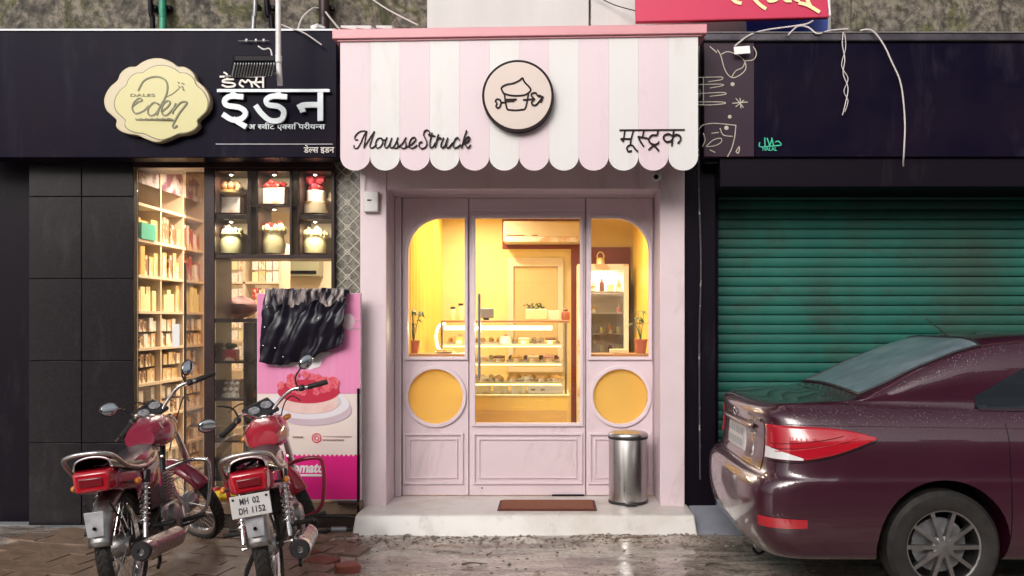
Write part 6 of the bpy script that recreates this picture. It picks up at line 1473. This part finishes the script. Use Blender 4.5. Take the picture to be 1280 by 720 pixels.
# rear glass
def rg_f(off):
    def f(u, v):
        a, b = 12.05, 13+.95; uu = 5.35+u*2.6; vv = a+(b-a)*v
        p = SS(uu, vv); du = SS(uu+.02, vv)-p; dv = SS(uu, vv+.02)-p; n = du.cross(dv).normalized()
        if n.z < 0: n = -n
        return p+n*off+OFF
    return f
wg = mat('wet_rear_glass', (.13,.18,.21), .3, coat=.6, col2=(.26,.32,.35), scale=7, lo=.4, hi=.75, bump=.5, bscale=90)
rgo = patch('rear_window', rg_f(.005), 20, 24, wg)
obj('window_seal', MB().tube([rg_f(.005)(u, v) for u, v in [(0,k/24) for k in range(25)]+[(k/20,1) for k in range(1,21)]+[(1,1-k/24) for k in range(1,25)]+[(1-k/20,0) for k in range(1,21)]], .008, 8, closed=True), M['plastic'], rgo)
patch('windscreen', lambda u, v: (lambda p: p+Vector((.004,0,.007))+OFF)(SS(10.15+u*2.6, 12.05+1.9*v)), 16, 20, mat('windscreen_glass', (.03,.035,.04), .05, coat=1))
obj('sticker', MB().add([rg_f(.010)(a, b) for a, b in ((.10,.10),(.10,.20),(.30,.26),(.30,.14))], [(0,1,2,3)]), M['white'], rgo, smooth=False) if False else None
# trunk lid lines, garnish, plate
def rear(y, z, off=.0):
    loc, nr, *_ = bv.ray_cast(OFF+Vector((-2,y,z)), Vector((1,0,0)))
    return (loc if loc is not None else OFF+Vector((.1,y,z))) + Vector((-off,0,0))
for s_ in (-1,1): obj('shut_line', MB().tube([rear(s_*(.60+.0*k), .70+.28*k/14, 0) for k in range(15)], .003, 6), M['black'], car)
obj('shut_line', MB().tube([rear(-.60+1.2*k/30, .70, 0) for k in range(31)], .003, 6), M['black'], car)
obj('trunk_garnish', MB().tube([rear(-.46+.92*k/30, .925, .012) for k in range(31)], [.008]+[.018]*29+[.008], 10), M['carpaint'], car)
pl_ = obj('number_plate', MB().hexa([rear(-.25,.755,.006)+Vector((.0,0,0)), rear(.25,.755,.006), rear(.25,.755,-.01), rear(-.25,.755,-.01), rear(-.25,.755,.006)+Vector((.012,0,.155)), rear(.25,.755,.006)+Vector((.012,0,.155)), rear(.25,.755,-.01)+Vector((.012,0,.155)), rear(-.25,.755,-.01)+Vector((.012,0,.155))]), M['white'], car, bevel=.003)
pm_ = MB(); xb_ = rear(0,.755,.0085).x
for r__ in range(2):
    for k in range(6):
        y = CY+.19-k*.07; z = .775+.065*r__+.002; pm_.box(xb_-.002+.012*(z-.755)/.155, xb_+.001+.012*(z-.755)/.155, y-.018, y+.018, z, z+.042)
pmk = MB()
obj('plate_marks', pm_, mat('faint_plate_marks', (.45,.45,.45), .5), pl_)
obj('emblem', MB().tube([rear(.05*math.cos(k*PI/10), .975+.022*math.sin(k*PI/10), .006) for k in range(20)], .004, 6, closed=True), M['chrome'], car)
for k in range(7): obj('badge_letter', MB().box(*(lambda p: (p.x-.004,p.x+.002,p.y-.009,p.y+.009,p.z-.010,p.z+.010))(rear(-.40-.026*k, .975, .004))), M['chrome'], car)
0 and obj('bumper_vent', MB().tube([rear(-.45+.9*k/20, .34, .003) for k in range(21)], .022, 8), M['plastic'], car)
obj('exhaust_tip', MB().tube([(CX+.12,CY-.42,.235),(CX+.40,CY-.42,.235)], .028, 18).merge(MB().tube([(CX+.115,CY-.42,.235),(CX+.121,CY-.42,.235)], .022, 18)), M['greymetal'], car)
obj('tow_hook', MB().tube(catmull([(CX+.16,CY-.30,.22),(CX+.14,CY-.30,.17),(CX+.18,CY-.30,.145),(CX+.24,CY-.30,.2)],5), .009, 8), M['black'], car)
obj('roof_antenna', MB().tube([(CX+1.45,CY,1.44),(CX+1.30,CY,1.56)], [.006,.003], 8), M['plastic'], car)

# ------------------------------------------------------------------ ground pieces: pavers, bricks, pebbles, litter
pv = bpy.data.objects.new('paving', None); C.objects.link(pv); pv.location = (-2.3,-1.3,0); tag(pv, kind='structure')
rg = random.Random(21); ang = R(-14)
pms = []
for k in range(5):
    m_ = MB(); w_, l_ = .120, .106
    f = lambda: rg.uniform(-.006,.006)
    pts = [(-w_+f(),-l_+f()),(w_+f(),-l_+f()),(w_+f(),l_+f()),(-w_+f(),l_+f())]
    m_.hexa([(a,b,-.03) for a, b in pts]+[(a*.975,b*.975,.0) for a, b in pts]); pms.append(m_.mesh('paver', M['paver']))
cnt = 0
for i in range(-9, 9):
    for j in range(-7, 8):
        x = i*.245 + (.12 if j % 2 else 0); y = j*.216
        X_ = -2.35 + x*math.cos(ang)-y*math.sin(ang); Y_ = -1.25 + x*math.sin(ang)+y*math.cos(ang)
        if -2.45 < Y_ < -.16 and -3.7 < X_ < -1.38 + .10*math.sin(Y_*7):
            inst('paver', pms[rg.randrange(5)], (X_, Y_, max(.012, ghz(X_,Y_))+rg.uniform(.001,.007)), pv, rot=(rg.uniform(-.03,.03), rg.uniform(-.03,.03), ang+rg.uniform(-.03,.03)))
def rock(c, r_, sc_, seed, n=10): 
    return MB().ball(c, r_*sc_[0], r_*sc_[1], r_*sc_[2], n, 6, jit=.9)
def chunk(px, py, sx_, sy_, sz_, rz, lab, m=M['brick']):
    s_ = (py-HY)/(H-.02); d = F/s_; x = (px-VX)/s_; y = d-D
    m_ = MB(); f = lambda: rg.uniform(-.12,.12)
    p8 = [(-1,-1,-1),(1,-1,-1),(1,1,-1),(-1,1,-1),(-1,-1,1),(1,-1,1),(1,1,1),(-1,1,1)]
    m_.hexa([((a+f())*sx_/2, (b+f())*sy_/2, (c+f())*sz_/2) for a, b, c in p8])
    m_.xf(Matrix.Translation((x,y,ghz(x,y)+sz_*.42)) @ Matrix.Rotation(rz,4,'Z') @ Matrix.Rotation(.06,4,'X'))
    return obj('brick_fragment', m_, m, label=lab, cat='brick', bevel=.005)
chunk(434, 712, .15, .09, .055, .3, 'half red brick lying on the mud at the bottom beside the motorcycle')
chunk(403, 700, .20, .13, .03, -.4, 'flat broken red tile on the mud between motorcycle and step')
chunk(392, 690, .08, .05, .03, .9, 'small dark red shard just above the broken tile', M['brick'])
chunk(421, 690, .10, .06, .03, .2, 'pale stone shard behind the half red brick', M['tan'])
gr = MB()
for k in range(900):
    x = rg.uniform(-2.6,2.0); y = rg.choice([rg.uniform(-2.2,-.35), rg.gauss(-.55,.09), rg.gauss(-.5,.06)])
    if -1.7 > x and rg.random() < .5: continue
    r_ = rg.uniform(.003,.010)*(1.6 if rg.random() < .08 else 1)
    gr.ball((x,y,ghz(x,y)+r_*.3), r_*rg.uniform(.8,1.5), r_, r_*.6, 6, 4, jit=.8)
obj('gravel', gr, mat('pebble', (.30,.24,.19), .5, col2=(.12,.10,.085), scale=14, rvar=.3), kind='stuff')
lt_m = MB()
for k in range(160):
    x = rg.uniform(-2.2,1.7); y = rg.choice([rg.uniform(-2.0,-.4), rg.gauss(-.55,.08)]); a = rg.uniform(0,PI); L1 = rg.uniform(.01,.04); w1 = rg.uniform(.004,.014); z = ghz(x,y)+.006
    ca, sa = math.cos(a), math.sin(a)
    lt_m.add([(x-ca*L1,y-sa*L1,z),(x+sa*w1,y-ca*w1,z+.004),(x+ca*L1,y+sa*L1,z+.002),(x-sa*w1,y+ca*w1,z+.008)], [(0,1,2,3)])
obj('leaf_litter', lt_m, mat('litter', (.16,.08,.045), .5, col2=(.40,.33,.26), scale=5, lo=.45, hi=.6), smooth=False, kind='stuff')
for px, py, L1, rz, lab in ((593,704,.16,.15,'dark sodden stick lying on the wet street before the step'),(897,706,.15,-.05,'dark thin stick on the wet street near the car'),(560,683,.20,-.1,'curled pale bark strip near the left of the step'),(800,676,.24,.05,'pale wet splinter of wood along the step edge')):
    s_ = (py-HY)/(H-.015); x = (px-VX)/s_; y = F/s_-D
    st2 = MB().tube(catmull([(x-L1/2,y-.01*rz,ghz(x,y)+.012),(x-L1*.1,y+.012,ghz(x,y)+.02),(x+L1/2,y+rz*L1*.5,ghz(x,y)+.012)],5), [.007,.003], 7)
    obj('stick', st2, mat('sodden_wood', (.05,.03,.02), .4) if 'dark' in lab else M['tan'], label=lab, cat='stick')
tag(bpy.data.objects['inner_floor'])
